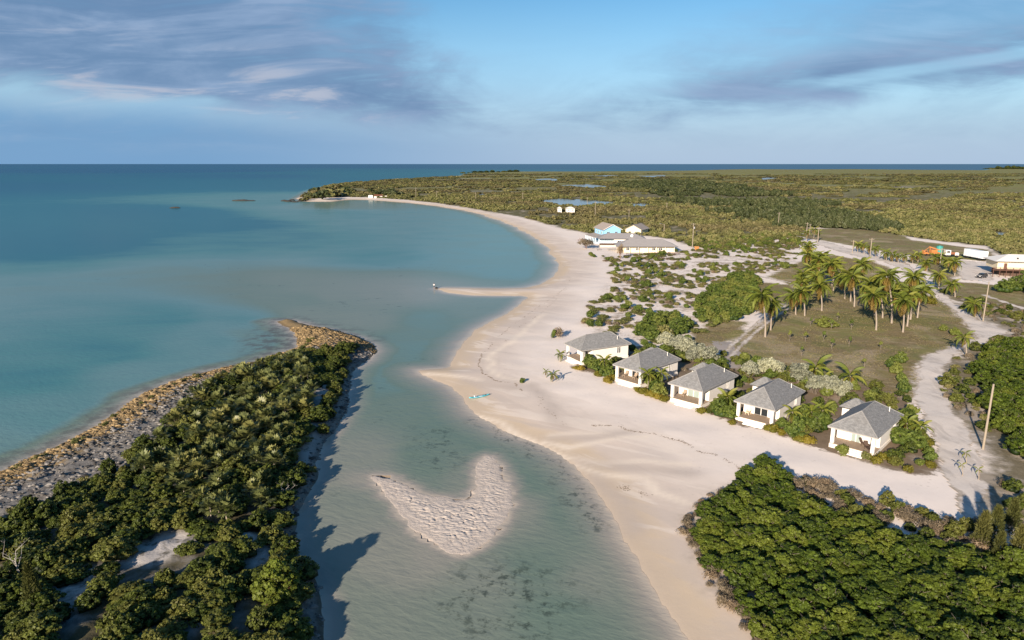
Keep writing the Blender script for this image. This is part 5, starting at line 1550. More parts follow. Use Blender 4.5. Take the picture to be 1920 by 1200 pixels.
# ------------------------------------------------------------------ the five cabins
W, D = 6.5, 12.2
def make_cabin(x, y, rz, label, style):
    z0 = hz(x, y)
    e = thing('beach_cabin', x, y, z0, rz, label, 'cabin', 'cabins in a row facing the beach')
    hw = W / 2
    xl, xr = -hw + .42, hw - .42
    yb = D - .5; yw = 3.0
    MB().box(xl - .1, xr + .1, .35, yb + .05, -.8, .60).build('plinth', M['wall'], e)
    pf = MB().box(xl - .06, xr + .06, .31, yw, .602, .68).build('porch_floor', M['deck'], e)
    # steps
    for k in range(3):
        MB().box(-1.35, 1.75, .33 - .34 * (k + 1), .33 - .34 * k, -.6, .46 - .165 * k).build('step', M['white'], e, bevel=.015)
    # columns and beam
    for s in (-1, 1):
        cx = s * (hw - .62)
        c = MB().box(cx - .23, cx + .23, .42, .88, .66, 2.92).build('column', M['white'], e, bevel=.02)
    MB().box(xl - .02, xr + .02, .48, .82, 2.86, 3.02).build('beam', M['white'], e)
    # walls, with the door opening left free
    dx0, dx1 = (-1.15, 1.05) if style != 5 else (-.95, .35)
    fw = MB().box(xl, dx0, yw, yw + .2, .6, 3.04).box(dx1, xr, yw, yw + .2, .6, 3.04).box(dx0, dx1, yw, yw + .2, 2.75, 3.04)
    fw.build('front_wall', M['wall'], e)
    for s, xa in ((-1, xl), (1, xr - .2)):
        mb = MB()
        if s == 1:
            mb.box(xa, xa + .2, yw + .2, 8.9, .6, 3.04).box(xa, xa + .2, 9.9, yb - .2, .6, 3.04).box(xa, xa + .2, 8.9, 9.9, 2.6, 3.04).box(xa, xa + .2, 8.9, 9.9, .6, 1.4)
        else:
            mb.box(xa, xa + .2, yw + .2, yb - .2, .6, 3.04)
        mb.build('side_wall', M['wall'], e)
    MB().box(xl, xr, yb - .2, yb, .6, 3.04).build('back_wall', M['wall'], e)
    w = MB().box(xr - .13, xr - .08, 8.92, 9.88, 1.42, 2.58).build('window', M['glass_d'], e)
    MB().box(xr - .06, xr + .03, 8.9, 9.0, 1.4, 2.6).box(xr - .06, xr + .03, 9.8, 9.9, 1.4, 2.6).box(xr - .06, xr + .03, 9.35, 9.45, 1.4, 2.6).build('window_frame', M['frame'], w)
    # sliding door
    gm = M['glass_g'] if style in (5, 3) else M['glass_d']
    dr = MB().box(dx0, dx0 + .09, yw + .04, yw + .14, .69, 2.75).box(dx1 - .09, dx1, yw + .04, yw + .14, .69, 2.75).box(dx0, dx1, yw + .04, yw + .14, 2.66, 2.748).build('sliding_door', M['frame'], e)
    mid = (dx0 + dx1) / 2
    for a_, b_, yy in ((dx0 + .1, mid - .03, .10), (mid + .03, dx1 - .1, .07)):
        MB().box(a_, b_, yw + yy, yw + yy + .02, .72, 2.65).build('pane', gm, dr)
    MB().box(mid - .06, mid + .06, yw + .03, yw + .15, .7, 2.66).build('door_stile', M['frame'], dr)
    # curtain-white flank panels beside the door on some cabins
    if style in (3, 5):
        pn = MB().box(dx1 + .15, xr - .35, yw - .045, yw - .003, .75, 2.6).build('shutter', M['white'], e)
    # roof
    rb = MB(); a_, b_, c_ = hip(rb, -hw, hw, 0, D, 3.12, 5.32)
    roof = rb.build('roof', M['shingle'], e, slopes=True)
    fa = MB().box(-hw + .01, hw - .01, .005, .05, 2.93, 3.115).box(-hw + .01, hw - .01, D - .05, D - .005, 2.93, 3.115).box(-hw + .005, -hw + .05, .05, D - .05, 2.93, 3.115).box(hw - .05, hw - .005, .05, D - .05, 2.93, 3.115)
    fa.build('fascia', plain('fascia_grey', (.33, .31, .29), .7, .08), e)
    rc = MB()
    for p, q in ((a_, b_), (c_[0], a_), (c_[1], a_), (c_[2], b_), (c_[3], b_)):
        rc.bar(np.array(p) + [0, 0, .0], np.array(q) + [0, 0, .0], .075, 5)
    rc.build('ridge_cap', M['ridge'], roof)
    MB().bar((hw - 1.35, 9.6, 3.3), (hw - 1.35, 9.6, 4.75), .06, 8).build('vent_pipe', M['white'], roof)
    # rear annex with its own little hip roof on the left
    MB().box(xl - 1.9, xl + .5, yb - 1.2, yb + 1.3, -.5, 2.8).build('annex_wall', M['wall'], e)
    ab = MB(); hip(ab, xl - 2.3, xl + 1.6, yb - 1.7, yb + 1.7, 2.95, 4.25)
    ab.build('annex_roof', M['shingle'], e, slopes=True)
    return e
EZ = 4.2
names = ['farthest of the five cabins, grey hip roof, by the beach palm', 'second farthest cabin, grey hip roof and two chairs on its porch', 'middle cabin of the row, grey hip roof and pale curtained door', 'second nearest cabin, grey hip roof and dark sliding door', 'nearest cabin at the right end of the row beside the white road']
cabs = [((1057, 643), (1089.6, 658), (1183, 644)), ((1148, 683), (1203, 699), (1278, 672.5)), ((1252, 718), (1318, 734.6), (1384, 704)), ((1377, 752), (1452, 770), (1509, 733)), ((1553, 798), (1645, 822), (1690, 775))]
CAB = []
for i, (pa, pb, pc_) in enumerate(cabs):
    a, b, c = [np.array(G(*p, EZ)) for p in (pa, pb, pc_)]
    f = (b - a) / np.linalg.norm(b - a); s = (c - b) / np.linalg.norm(c - b)
    ang = math.atan2(f[1], f[0]) * .5 + (math.atan2(s[1], s[0]) - math.pi / 2) * .5
    m_ = (a + b) / 2
    CAB.append(make_cabin(m_[0], m_[1], ang, names[i], i + 1))

# porch furniture
def chair(cab, lx, ly, rz, label, mat, lounge=False):
    p = cab.matrix_basis @ Vector((lx, ly, .685))
    e = thing('porch_lounger' if lounge else 'porch_chair', p.x, p.y, p.z, cab.rotation_euler.z + rz, label, 'lounger' if lounge else 'chair')
    L = 1.0 if lounge else .5
    MB().box(-.28, .28, -L, .28, .34, .42).build('seat', mat, e)
    b = MB(); b.poly((-.28, .28, .40), (.28, .28, .40), (.28, .62, 1.0), (-.28, .62, 1.0)).poly((-.28, .34, .40), (-.28, .68, 1.0), (.28, .68, 1.0), (.28, .34, .40))
    b.poly((-.28, .62, 1.0), (.28, .62, 1.0), (.28, .68, 1.0), (-.28, .68, 1.0)).build('backrest', mat, e)
    for sx in (-1, 1):
        for yy in (-L + .06, .22):
            MB().box(sx * .25 - .03, sx * .25 + .03, yy - .03, yy + .03, 0, .34).build('leg', mat, e)
        MB().box(sx * .31 - .035, sx * .31 + .035, -.2, .3, .55, .60).build('armrest', mat, e)
bpy.context.view_layer.update()
chair(CAB[1], -1.9, 2.1, 0, 'left wooden chair on the porch of the second farthest cabin', M['deck'])
chair(CAB[1], .2, 2.2, .2, 'right wooden chair on the porch of the second farthest cabin', M['deck'])
chair(CAB[2], -1.4, 2.2, .1, 'wooden chair on the porch of the middle cabin', M['deck'])
chair(CAB[3], -1.75, 2.3, 0, 'pale chair on the porch of the second nearest cabin', M['cream'])
chair(CAB[4], 1.0, 2.35, R(75), 'dark lounger against the wall on the nearest cabin porch', M['darkwood'], True)
chair(CAB[4], 1.75, 1.35, R(40), 'dark lounger by the right column of the nearest cabin porch', M['darkwood'], True)

# ------------------------------------------------------------------ far houses
def place(px, py):
    x, y = GL(px, py); return x, y, hz(x, y)
def windows(e, xs_, y, z0_, z1_, w, glass, trim, facing=-1):
    for xw in xs_:
        wn = MB().box(xw - w / 2, xw + w / 2, y + facing * .05, y + facing * .01, z0_, z1_).build('window', trim, e)
        for k in (-1, 1):
            MB().box(xw + k * w / 4 - w / 4 + .08, xw + k * w / 4 + w / 4 - .08, y + facing * .09, y + facing * .052, z0_ + .1, z1_ - .1).build('pane', glass, wn)
# long cream bungalow
x, y, z0 = place(1213, 473)
e = thing('long_bungalow', x, y, z0 - .2, R(-1), 'long low cream bungalow with grey hip roof at the beach head', 'house')
MB().box(-12.2, 12.2, 0, 10.5, -.5, 2.7).build('wall', M['cream'], e)
mb = MB(); hip(mb, -13.6, 13.8, -1.5, 12, 2.85, 5.6, 6.2); mb.build('roof', M['roof_g'], e)
windows(e, [-8.6, -4.2, 3.0, 6.0], 0, 1.0, 2.2, 1.5, M['glass_d'], M['frame'])
for xd in (-1.5, 9.2):
    MB().box(xd - .45, xd + .45, -.05, -.01, 0, 2.1).build('door', M['white'], e)
for k in range(7):
    MB().box(-12 + k * 4 - .08, -12 + k * 4 + .08, -1.3, -1.14, -.4, 2.72).build('post', M['frame'], e)
MB().box(-12.2, 12.2, -2.0, -.02, -.5, .05).build('veranda_floor', M['stone'], e)
x2, y2, z2 = place(1222, 478)
fe = thing('low_fence', x2, y2, z2, 0, 'low timber fence in front of the long cream bungalow', 'fence')
for k in range(13):
    MB().box(-11 + k * 1.9 - .06, -11 + k * 1.9 + .06, -.06, .06, -.2, 1.0).build('post', M['redwood'], fe)
for zz_ in (.45, .85):
    MB().box(-11.1, 11.9, -.09, -.062, zz_, zz_ + .12).build('rail', M['redwood'], fe)
# middle low building with deck
x, y, z0 = place(1167, 459)
e = thing('low_grey_roofed_building', x, y, z0, R(-4), 'low white walled building with wide grey roof beside the blue house', 'house')
MB().box(-4.2, 10.5, 0, 11, -.5, 2.9).build('wall', M['white'], e)
MB().box(-11, -4.2, 2.2, 11, -.5, 2.9).build('rear_wall', M['blue_w'], e)
mb = MB(); hip(mb, -12, 11.5, -.9, 12.5, 3.0, 5.2, 5.5); rf = mb.build('roof', M['roof_g'], e)
MB().cyl((4.6, 1.6, 4.3), (-.3, -.9, .35), .7, .08, 16).bar((4.6, 1.8, 3.4), (4.6, 1.7, 4.2), .05).build('satellite_dish', M['white'], rf)
windows(e, [-1.6, 2.4], 0, 1.0, 2.1, 1.9, M['glass_d'], M['frame'])
x, y, z0 = place(1139, 463)
e = thing('timber_deck', x, y, z0, R(-4), 'red brown timber deck with railing in front of the low grey roofed building', 'deck')
MB().box(-3.6, 4.0, 0, 5.5, -.3, .9).build('deck_base', M['cream'], e)
MB().box(-3.7, 4.1, -.1, 5.6, .903, 1.02).build('deck_floor', M['redwood'], e)
for k in range(8):
    MB().box(-3.6 + k * 1.07 - .06, -3.6 + k * 1.07 + .06, -.06, .06, 1.022, 2.0).build('post', M['redwood'], e)
for zz_ in (1.35, 1.65, 1.95):
    MB().box(-3.7, 4.1, -.1, -.062, zz_, zz_ + .14).build('rail', M['redwood'], e)
# blue house
x, y = G(1133, 428.5, 8.2); z0 = hz(x, y)
e = thing('blue_house', x, y, z0, R(12), 'two storey light blue house with tan gable roof by the bay', 'house')
MB().box(0, 8.8, 0, 14.5, -.5, 6.6).build('wall', M['blue'], e)
gw = MB().poly((0, -.003, 6.6), (8.8, -.003, 6.6), (4.4, -.003, 8.9)).poly((0, 14.503, 6.6), (4.4, 14.503, 8.9), (8.8, 14.503, 6.6)); gw.build('gable_wall', M['blue'], e)
mb = MB(); gable(mb, -.7, 9.5, -.7, 15.2, 6.45, 9.2); rf = mb.build('roof', M['roof_t'], e)
MB().poly((-.7, -.73, 6.3), (4.4, -.73, 8.95), (4.4, -.73, 9.25), (-.7, -.73, 6.55)).poly((4.4, -.73, 8.95), (9.5, -.73, 6.3), (9.5, -.73, 6.55), (4.4, -.73, 9.25)).build('barge_board', M['white'], rf)
windows(e, [2.2, 6.4], 0, 4.3, 5.6, 1.4, M['glass_d'], M['blue_w'])
for yy in (3.5, 8.0, 12.0):
    wn = MB().box(-.06, -.01, yy - .8, yy + .8, 4.0, 5.6).build('window', M['blue_w'], e)
    MB().box(-.1, -.062, yy - .65, yy + .65, 4.15, 5.45).build('pane', M['glass_g'], wn)
mb = MB(); mb.poly((-5.2, -1.5, 2.9), (-.01, -1.5, 3.7), (-.01, 15, 3.7), (-5.2, 15, 2.9)).poly((-5.2, 15, 2.75), (-.01, 15, 3.55), (-.01, -1.5, 3.55), (-5.2, -1.5, 2.75)).poly((-5.2, -1.5, 2.75), (-.01, -1.5, 3.55), (-.01, -1.5, 3.7), (-5.2, -1.5, 2.9)).poly((-5.2, 15, 2.75), (-5.2, -1.5, 2.75), (-5.2, -1.5, 2.9), (-5.2, 15, 2.9))
mb.build('veranda_roof', M['roof_t'], e)
for k in range(7):
    MB().box(-5.0, -4.7, -1.3 + k * 2.6, -1.0 + k * 2.6, -.4, 2.8).build('veranda_post', M['blue_w'], e)
for k in range(2):
    MB().box(-3.2 + k * 2.0, -2.9 + k * 2.0, -1.3, -1.0, -.4, 3.0).build('veranda_post', M['blue_w'], e)
MB().box(-5.1, -.02, -1.4, 14.9, -.5, .3).build('veranda_floor', M['blue_w'], e)
# gabled building at the back
x, y, z0 = place(1187, 441)
e = thing('gabled_house', x, y, z0, R(-30), 'cream gabled house with tan roof half hidden behind the low grey roof', 'house')
MB().box(-4.5, 4.5, 0, 12, -.5, 3.2).poly((-4.5, -.003, 3.2), (4.5, -.003, 3.2), (0, -.003, 5.4)).build('wall', M['cream'], e)
mb = MB(); gable(mb, -5.2, 5.2, -.6, 12.6, 3.1, 5.75); mb.build('roof', M['roof_t'], e)
windows(e, [-2, 2], 0, 1.0, 2.2, 1.3, M['glass_d'], M['frame'])
# white sheds
for px, w_, lb in ((1050, 1.3, 'tiny white hut left of the white cottage in the scrub'), (1070, 3.2, 'small white cottage alone in the scrub near the pond')):
    x, y, z0 = place(px, 401)
    e = thing('white_cottage', x, y, z0 + 1.6, R(8), lb, 'house')
    MB().box(-w_, w_, 0, 4.5, -2, 2.6).build('wall', M['white'], e)
    mb = MB(); hip(mb, -w_ - .4, w_ + .4, -.4, 4.9, 2.7, 3.9); mb.build('roof', M['roof_w'], e)
    windows(e, [-w_ * .5, w_ * .5] if w_ > 2 else [0], 0, .7, 1.9, 1.0, M['glass_d'], M['frame'])
# white ruin on the far shore
x, y, z0 = place(712, 371)
e = thing('white_ruin', x, y, z0, R(10), 'broken white building with rusty roof on the far bay shore', 'ruin')
for k, (xa, xb, h_) in enumerate([(-13, -8, 3.0), (-6.5, -3.5, 1.6), (0, 3, 1.9), (6, 10, 2.2)]):
    MB().box(xa, xb, 0, 5, -1, h_).build('wall', M['white'], e)
mb = MB(); mb.poly((-6.6, -.4, 2.2), (3.5, -.4, 2.3), (3.5, 5.2, 3.6), (-6.6, 5.2, 3.9)); mb.build('roof', M['rust'], e)
# orange skip
x, y, z0 = place(1306, 469)
e = thing('orange_skip', x, y, z0, R(-8), 'small orange skip bin standing on sand beside a utility pole', 'skip')
MB().poly((-.8, -.5, .15), (.8, -.5, .15), (1.05, -.7, 1.6), (-1.05, -.7, 1.6)).poly((.8, -.5, .15), (.8, .6, .15), (1.05, .8, 1.6), (1.05, -.7, 1.6)).poly((.8, .6, .15), (-.8, .6, .15), (-1.05, .8, 1.6), (1.05, .8, 1.6)).poly((-.8, .6, .15), (-.8, -.5, .15), (-1.05, -.7, 1.6), (-1.05, .8, 1.6)).poly((-.8, -.5, .15), (-.8, .6, .15), (.8, .6, .15), (.8, -.5, .15)).build('bin', M['orange'], e)
MB().box(-1.1, 1.1, -.75, -.68, 1.5, 1.64).build('rim', M['orange'], e)
MB().box(-.6, -.4, -.4, .5, 0, .15).box(.4, .6, -.4, .5, 0, .15).build('skid', M['black'], e)
# dead trees on the beach
x, y, z0 = place(1099, 466)
e = thing('bare_tree', x, y, z0, 0, 'wide brown leafless tree on the beach left of the deck', 'tree')
link('branches', branch_mesh('branches', M['rust'], 995, 5.0, 4.6, 9, .16, 6), e)
cr_ = link('twig_crown', P_dry[1], e, (0, 0, 1.4)); cr_.scale = (3.6, 3.2, 2.6)
x, y, z0 = place(1163, 486)
e = thing('bare_tree', x, y, z0, 0, 'upright rust brown bare tree at the left front corner of the bungalow', 'tree')
link('branches', branch_mesh('branches', M['rust'], 996, 6.0, 1.2, 7, .14, 5), e)
cr_ = link('twig_crown', P_dry[2], e, (0, 0, 1.5)); cr_.scale = (1.3, 1.3, 4.0)
for k, px in enumerate((1122, 1143, 1152)):
    x, y, z0 = place(px, 469)
    e = thing('picnic_bench', x, y, z0, .1 * k, 'weathered bench on the sand in front of the timber deck', 'bench', 'benches on the sand before the deck')
    MB().box(-1, 1, -.4, .4, .70, .76).build('table_top', M['deadwood'], e)
    for s in (-1, 1):
        MB().box(-1, 1, s * .8 - .15, s * .8 + .15, .42, .47).build('seat', M['deadwood'], e)
        MB().box(s * .8 - .05, s * .8 + .05, -.9, .9, 0, .42).build('leg', M['deadwood'], e)
        MB().box(s * .7 - .05, s * .7 + .05, -.1, .1, .42, .70).build('support', M['deadwood'], e)

# ------------------------------------------------------------------ the yard on the right
x, y, z0 = place(1896, 520)
e = thing('white_roofed_house', x, y, z0, R(-14), 'raised cream house with white hip roof at the right edge', 'house')
MB().box(-4.2, 14, 1.5, 11, 2.6, 5.3).build('wall', M['cream'], e)
MB().box(-2.2, 14, 3.0, 10.8, -.5, 2.55).build('lower_wall', M['darkwood'], e)
mb = MB(); hip(mb, -5.4, 15.2, .4, 12.2, 5.4, 7.4, 6.0); rf = mb.build('roof', M['roof_w'], e)
MB().box(2.0, 2.4, 2.5, 2.9, 5.9, 6.6).build('roof_vent', M['black'], rf)
MB().box(-6.3, 6.0, -1.2, 1.498, 2.45, 2.6).build('balcony_floor', M['redwood'], e)
for k in range(7):
    MB().box(-6.2 + k * 2.0 - .08, -6.2 + k * 2.0 + .08, -1.2, -1.04, -.3, 3.5).build('balcony_post', M['redwood'], e)
for zz_ in (2.95, 3.2, 3.45):
    MB().box(-6.3, 6.0, -1.26, -1.202, zz_, zz_ + .1).build('balcony_rail', M['redwood'], e)
windows(e, [4.5, 8.5], 1.5, 3.4, 4.6, 1.3, M['glass_d'], M['frame'])
MB().box(-2.2, -1.2, 1.44, 1.49, 2.62, 4.7).build('door', M['redwood'], e)
# container trailer
x, y = G(1851, 491, 1.0); z0 = hz(x, y)
e = thing('container_trailer', x, y, z0, R(4), 'long white box trailer parked on the yard at the far right', 'trailer')
MB().box(-2.6, 0, 0, 10.5, 1.0, 3.9).build('box', M['container'], e, bevel=.03)
MB().box(-2.5, -.1, .1, 10.4, .75, .97).build('chassis', M['black'], e)
for yy in (1.3, 2.5, 9.2):
    for xx in (-2.3, -.3):
        MB().cyl((xx, yy, .5), (1, 0, 0), .5, .35).build('wheel', M['black'], e)
MB().box(-1.33, -1.27, -.03, -.002, 1.15, 3.8).build('door_seam', M['metal'], e)
MB().box(-.9, -.5, -.04, -.003, 2.6, 2.9).build('vent', M['black'], e)
for k in range(8):
    MB().box(-2.66, -2.602, .6 + k * 1.3, .7 + k * 1.3, 1.05, 3.85).build('rib', M['container'], e)
# car
x, y = GL(1840, 521); z0 = hz(x, y)
e = thing('dark_car', x, y, z0, R(-62), 'dark blue black car with glare painted on its bonnet parked left of the raised house', 'car')
cb = MB()
prof = [(-2.2, .35), (-2.25, .75), (-2.1, .98), (-.95, 1.05), (-.35, 1.62), (1.5, 1.66), (2.1, 1.1), (2.2, .9), (2.2, .35)]
hwc = .88
for i in range(len(prof)):
    (ya, za), (yb_, zb) = prof[i], prof[(i + 1) % len(prof)]
    ka = hwc * (.82 if za > 1.3 else 1); kb = hwc * (.82 if zb > 1.3 else 1)
    cb.poly((-ka, ya, za), (ka, ya, za), (kb, yb_, zb), (-kb, yb_, zb))
for s in (-1, 1):
    pts_ = [(s * hwc * (.82 if q > 1.3 else 1), p_, q) for p_, q in prof]
    cb.poly(*(pts_ if s > 0 else pts_[::-1]))
cb.build('body', M['carpaint'], e)
MB().box(-.78, .78, -2.0, -1.1, 1.03, 1.06).build('bonnet', M['white'], e)  # white plate stands for windscreen glare, painted onto the bonnet
MB().poly((-.72, -.92, 1.10), (.72, -.92, 1.10), (.66, -.42, 1.60), (-.66, -.42, 1.60)).build('windscreen', M['glass_d'], e)
for s in (-1, 1):
    MB().box(s * .9 - .015, s * .9 + .015, -.5, 1.6, 1.05, 1.25).build('side_window', M['glass_d'], e)
    MB().box(s * .65 - .18, s * .65 + .18, -2.29, -2.24, .68, .85).build('headlight', M['white'], e)
    for yy in (-1.4, 1.4):
        wn = MB().cyl((s * .82, yy, .34), (1, 0, 0), .34, .24).build('wheel', M['black'], e)
        MB().cyl((s * .95, yy, .34), (1, 0, 0), .2, .02).build('rim', M['metal'], wn)
# orange machine
x, y = GL(1745, 479); z0 = hz(x, y)
e = thing('orange_crane_truck', x, y, z0, R(6), 'orange mobile crane truck with folded boom in the far yard', 'crane'); e.scale = (.88, .88, .88)
MB().box(-4.2, 4.0, -1.2, 1.2, .8, 1.6).build('chassis', M['orange'], e, bevel=.05)
MB().box(-4.3, -2.6, -1.15, 1.15, 1.602, 2.7).build('cab', M['orange'], e, bevel=.12)
MB().box(-4.0, -2.9, -1.19, -1.16, 2.0, 2.55).build('cab_window', M['glass_d'], e)
MB().box(-.4, 2.6, -1.1, 1.1, 1.602, 2.9).build('engine_house', M['orange'], e, bevel=.1)
MB().poly((-1.2, -.35, 3.9), (4.4, -.35, 2.4), (4.4, -.35, 2.8), (-1.2, -.35, 4.5)).poly((4.4, .35, 2.4), (-1.2, .35, 3.9), (-1.2, .35, 4.5), (4.4, .35, 2.8)).poly((-1.2, -.35, 4.5), (4.4, -.35, 2.8), (4.4, .35, 2.8), (-1.2, .35, 4.5)).poly((-1.2, .35, 3.9), (4.4, .35, 2.4), (4.4, -.35, 2.4), (-1.2, -.35, 3.9)).poly((-1.2, -.35, 3.9), (-1.2, -.35, 4.5), (-1.2, .35, 4.5), (-1.2, .35, 3.9)).build('boom', M['orange'], e)
MB().bar((-.6, 0, 2.8), (-1.0, 0, 4.0), .16).bar((-3.4, 0, 2.6), (-1.2, 0, 4.1), .12).build('boom_strut', M['orange'], e)
for xx in (-3.2, -1.4, 1.6, 3.0):
    for s in (-1, 1):
        MB().cyl((xx, s * 1.05, .55), (0, 1, 0), .55, .4).build('wheel', M['black'], e)
# white truck and teal tank
x, y = GL(1781, 482); z0 = hz(x, y)
e = thing('white_truck', x, y, z0, R(-12), 'white lorry cab with bare chassis between crane and trailer', 'truck')
MB().box(-2.2, -.2, -1.2, 1.2, .9, 3.0).build('cab', M['white'], e, bevel=.12)
MB().box(1.5, 3.0, -1.0, 1.0, .8, 2.0).build('bonnet', M['white'], e, bevel=.15)
MB().box(-.2, 1.5, -.5, .5, .8, 1.2).build('chassis', M['black'], e)
MB().box(-.19, 1.4, -1.1, 1.1, 1.3, 2.2).build('winch_box', M['rust'], e)
MB().box(-1.8, -.6, -1.24, -1.21, 1.9, 2.7).build('side_window', M['glass_d'], e)
for xx in (-1.4, 2.2):
    for s in (-1, 1):
        MB().cyl((xx, s * 1.0, .5), (0, 1, 0), .5, .4).build('wheel', M['black'], e)
x, y = GL(1771, 477); z0 = hz(x, y)
e = thing('teal_tank', x, y, z0, 0, 'teal water tank standing behind the white lorry', 'tank')
MB().cyl((0, 4, 1.6), (0, 0, 1), 1.3, 3.2, 18).build('tank_wall', M['teal'], e)
MB().cyl((0, 4, 3.3), (0, 0, 1), .5, .2, 14).build('lid', M['teal'], e)

# ------------------------------------------------------------------ utility poles
def pole(px, py, tpy, label, group='utility poles', arm=True, lamp=False, can=False, n=[0]):
    x, y = GL(px, py); z0 = hz(x, y)
    v = (600 - tpy) / 1280; s = y / (CT + v * ST); h = CAM_H + (-ST + v * CT) * s - z0
    h = max(h, 5)
    e = thing('utility_pole', x, y, z0, rng.uniform(-.3, .3), label, 'pole', group)
    k = .17 if y < 200 else .2
    vv, f, t3 = tube([[0, 0, -.5], [0, 0, h * .5], [0, 0, h]], [k, k * .85, k * .7], 8)
    link('shaft', mesh_np('shaft', vv, [f, t3], [M['polewood']]), e)
    if arm:
        MB().box(-1.0, 1.0, k + .001, k + .12, h - .65, h - .52).build('crossarm', M['polewood'], e)
        for q in (-.85, .85):
            MB().bar((q, k + .06, h - .52), (q, k + .06, h - .33), .05).build('insulator', M['metal'], e)
    if lamp:
        MB().bar((0, 0, h - .3), (-2.3, 0, h + .3), .05).build('lamp_arm', M['metal'], e)
        MB().box(-2.9, -2.2, -.15, .15, h + .22, h + .38).build('lamp_head', M['metal'], e)
    if can:
        MB().cyl((.45, 0, h - 2.2), (0, 0, 1), .28, .9, 12).build('transformer', M['metal'], e)
pole(1843, 842, 720, 'tall near timber pole on the sand right of the white road', can=False, arm=False)
pole(1843, 602, 528, 'timber pole with a lamp arm by the upper road bend', arm=False, lamp=True)
pole(1298, 466, 418, 'timber pole with grey transformer beside the orange skip', can=True)
pole(1116, 404, 378, 'timber pole right of the small white cottage')
pole(1179, 413, 393, 'timber pole in scrub behind the blue house')
pole(1245, 437, 420, 'short timber pole with a lamp behind the bungalow', lamp=True, arm=False)
pole(1250, 394, 380, 'distant pole in scrub right of the big pond')
pole(1459, 423, 398, 'lone pole in scrub above the palm clump')
pole(1512, 438, 417, 'left of the twin poles at the far end of the road')
pole(1517.5, 440, 420, 'right of the twin poles at the far end of the road')
pole(1533, 455, 425, 'pole beside ragged palms at the far end of the road')
pole(1598, 475, 450, 'pole at the left end of the short palm row')
pole(1630, 490, 446, 'tall pale pole in the middle of the short palm row')
pole(1762, 497, 465, 'pole just right of the orange crane truck')
pole(1101, 384, 370, 'distant pole at the near edge of the big pond')
for px, py, t, lb in ((780, 372, 352, 'leftmost'), (819, 373, 358, 'second from left'), (892, 376, 361, 'third from left'), (980, 377, 361, 'rightmost')):
    pole(px, py, t, lb + ' of the four tiny poles along the far bay shore')

# ------------------------------------------------------------------ kayak on the beach
x0, y0 = GL(881, 750); x1, y1 = GL(917, 741)
x, y = (x0 + x1) / 2, (y0 + y1) / 2; z0 = hz(x, y)
e = thing('kayak', x, y, z0, math.atan2(y1 - y0, x1 - x0), 'turquoise sit on top kayak lying on the sand at the water edge', 'kayak')
Lk = 2.0; V, F = [], []
ring = [(-1, .62), (-.92, .50), (-.55, .12), (0, 0), (.55, .12), (.92, .50), (1, .62), (.75, .60), (0, .52), (-.75, .60)]
st_ = np.linspace(-1, 1, 13)
for t in st_:
    w = .38 * (1 - abs(t) ** 2.4) + .012; rise = .20 * abs(t) ** 3
    for a_, b_ in ring:
        V.append((t * Lk, a_ * w, b_ * .36 + rise))
nr_ = len(ring)
for i in range(len(st_) - 1):
    for k in range(nr_):
        F.append((i * nr_ + k, (i + 1) * nr_ + k, (i + 1) * nr_ + (k + 1) % nr_, i * nr_ + (k + 1) % nr_))
F += [tuple(range(nr_)), tuple((len(st_) - 1) * nr_ + k for k in range(nr_))[::-1]]
link('hull', mesh_np('hull', V, [np.array(F[:-2]), np.array(F[-2:])], [M['kayak']], True), e)
MB().box(-.95, -.45, -.2, .2, .205, .25).build('seat', M['kayak_w'], e, bevel=.03)
MB().box(-1.0, -.93, -.2, .2, .25, .5).build('seat_back', M['kayak_w'], e, bevel=.02)
MB().box(-.1, .55, -.19, .19, .205, .24).build('foot_well', M['kayak_w'], e)
for q in (-1.45, 1.2):
    MB().cyl((q, 0, .30), (0, 0, 1), .13, .05).build('hatch', M['kayak_d'], e)
MB().bar((-.3, .33, .30), (1.5, .28, .34), .02).build('paddle', M['kayak_d'], e)

# ------------------------------------------------------------------ person on the tip of the spit
x, y = G(814, 541.0); z0 = max(hz(x, y), .02)
P_ = dict(pel=(0, 0, .94), chest=(0, 0, 1.30), neck=(0, -.01, 1.48), head=(0, -.03, 1.66), ls=(-.19, 0, 1.40), le=(-.27, .03, 1.13), lh=(-.24, -.12, .90), rs=(.19, 0, 1.40), re=(.27, .03, 1.13), rh=(.24, -.12, .90), lhip=(-.10, 0, .90), lk=(-.12, -.04, .50), la=(-.12, .02, .09), lf=(-.13, -.16, .04), rhip=(.10, 0, .90), rk=(.13, .02, .50), ra=(.14, .10, .09), rf=(.15, -.08, .04))
rad = dict(pel=.14, chest=.15, neck=.06, head=.105, ls=.07, le=.045, lh=.04, rs=.07, re=.045, rh=.04, lhip=.095, lk=.06, la=.042, lf=.04, rhip=.095, rk=.06, ra=.042, rf=.04)
ks = list(P_); ed = [('pel', 'chest'), ('chest', 'neck'), ('neck', 'head'), ('chest', 'ls'), ('ls', 'le'), ('le', 'lh'), ('chest', 'rs'), ('rs', 're'), ('re', 'rh'), ('pel', 'lhip'), ('lhip', 'lk'), ('lk', 'la'), ('la', 'lf'), ('pel', 'rhip'), ('rhip', 'rk'), ('rk', 'ra'), ('ra', 'rf')]
def skinned(name, keys, edges, radii, mat, parent):
    me = bpy.data.meshes.new(name)
    me.from_pydata([P_[k] for k in keys], [(keys.index(a_), keys.index(b_)) for a_, b_ in edges], [])
    o = link(name, me, parent)
    md = o.modifiers.new('skin', 'SKIN')
    for i, k in enumerate(keys):
        me.skin_vertices[0].data[i].radius = (radii[k], radii[k] * .8)
    me.skin_vertices[0].data[0].use_root = True
    sb = o.modifiers.new('sub', 'SUBSURF'); sb.levels = 1; sb.render_levels = 2
    me.materials.append(mat)
    return o
pe = thing('person', x, y, z0, R(20), 'person in white shirt and dark shorts standing at the tip of the sand spit', 'person')
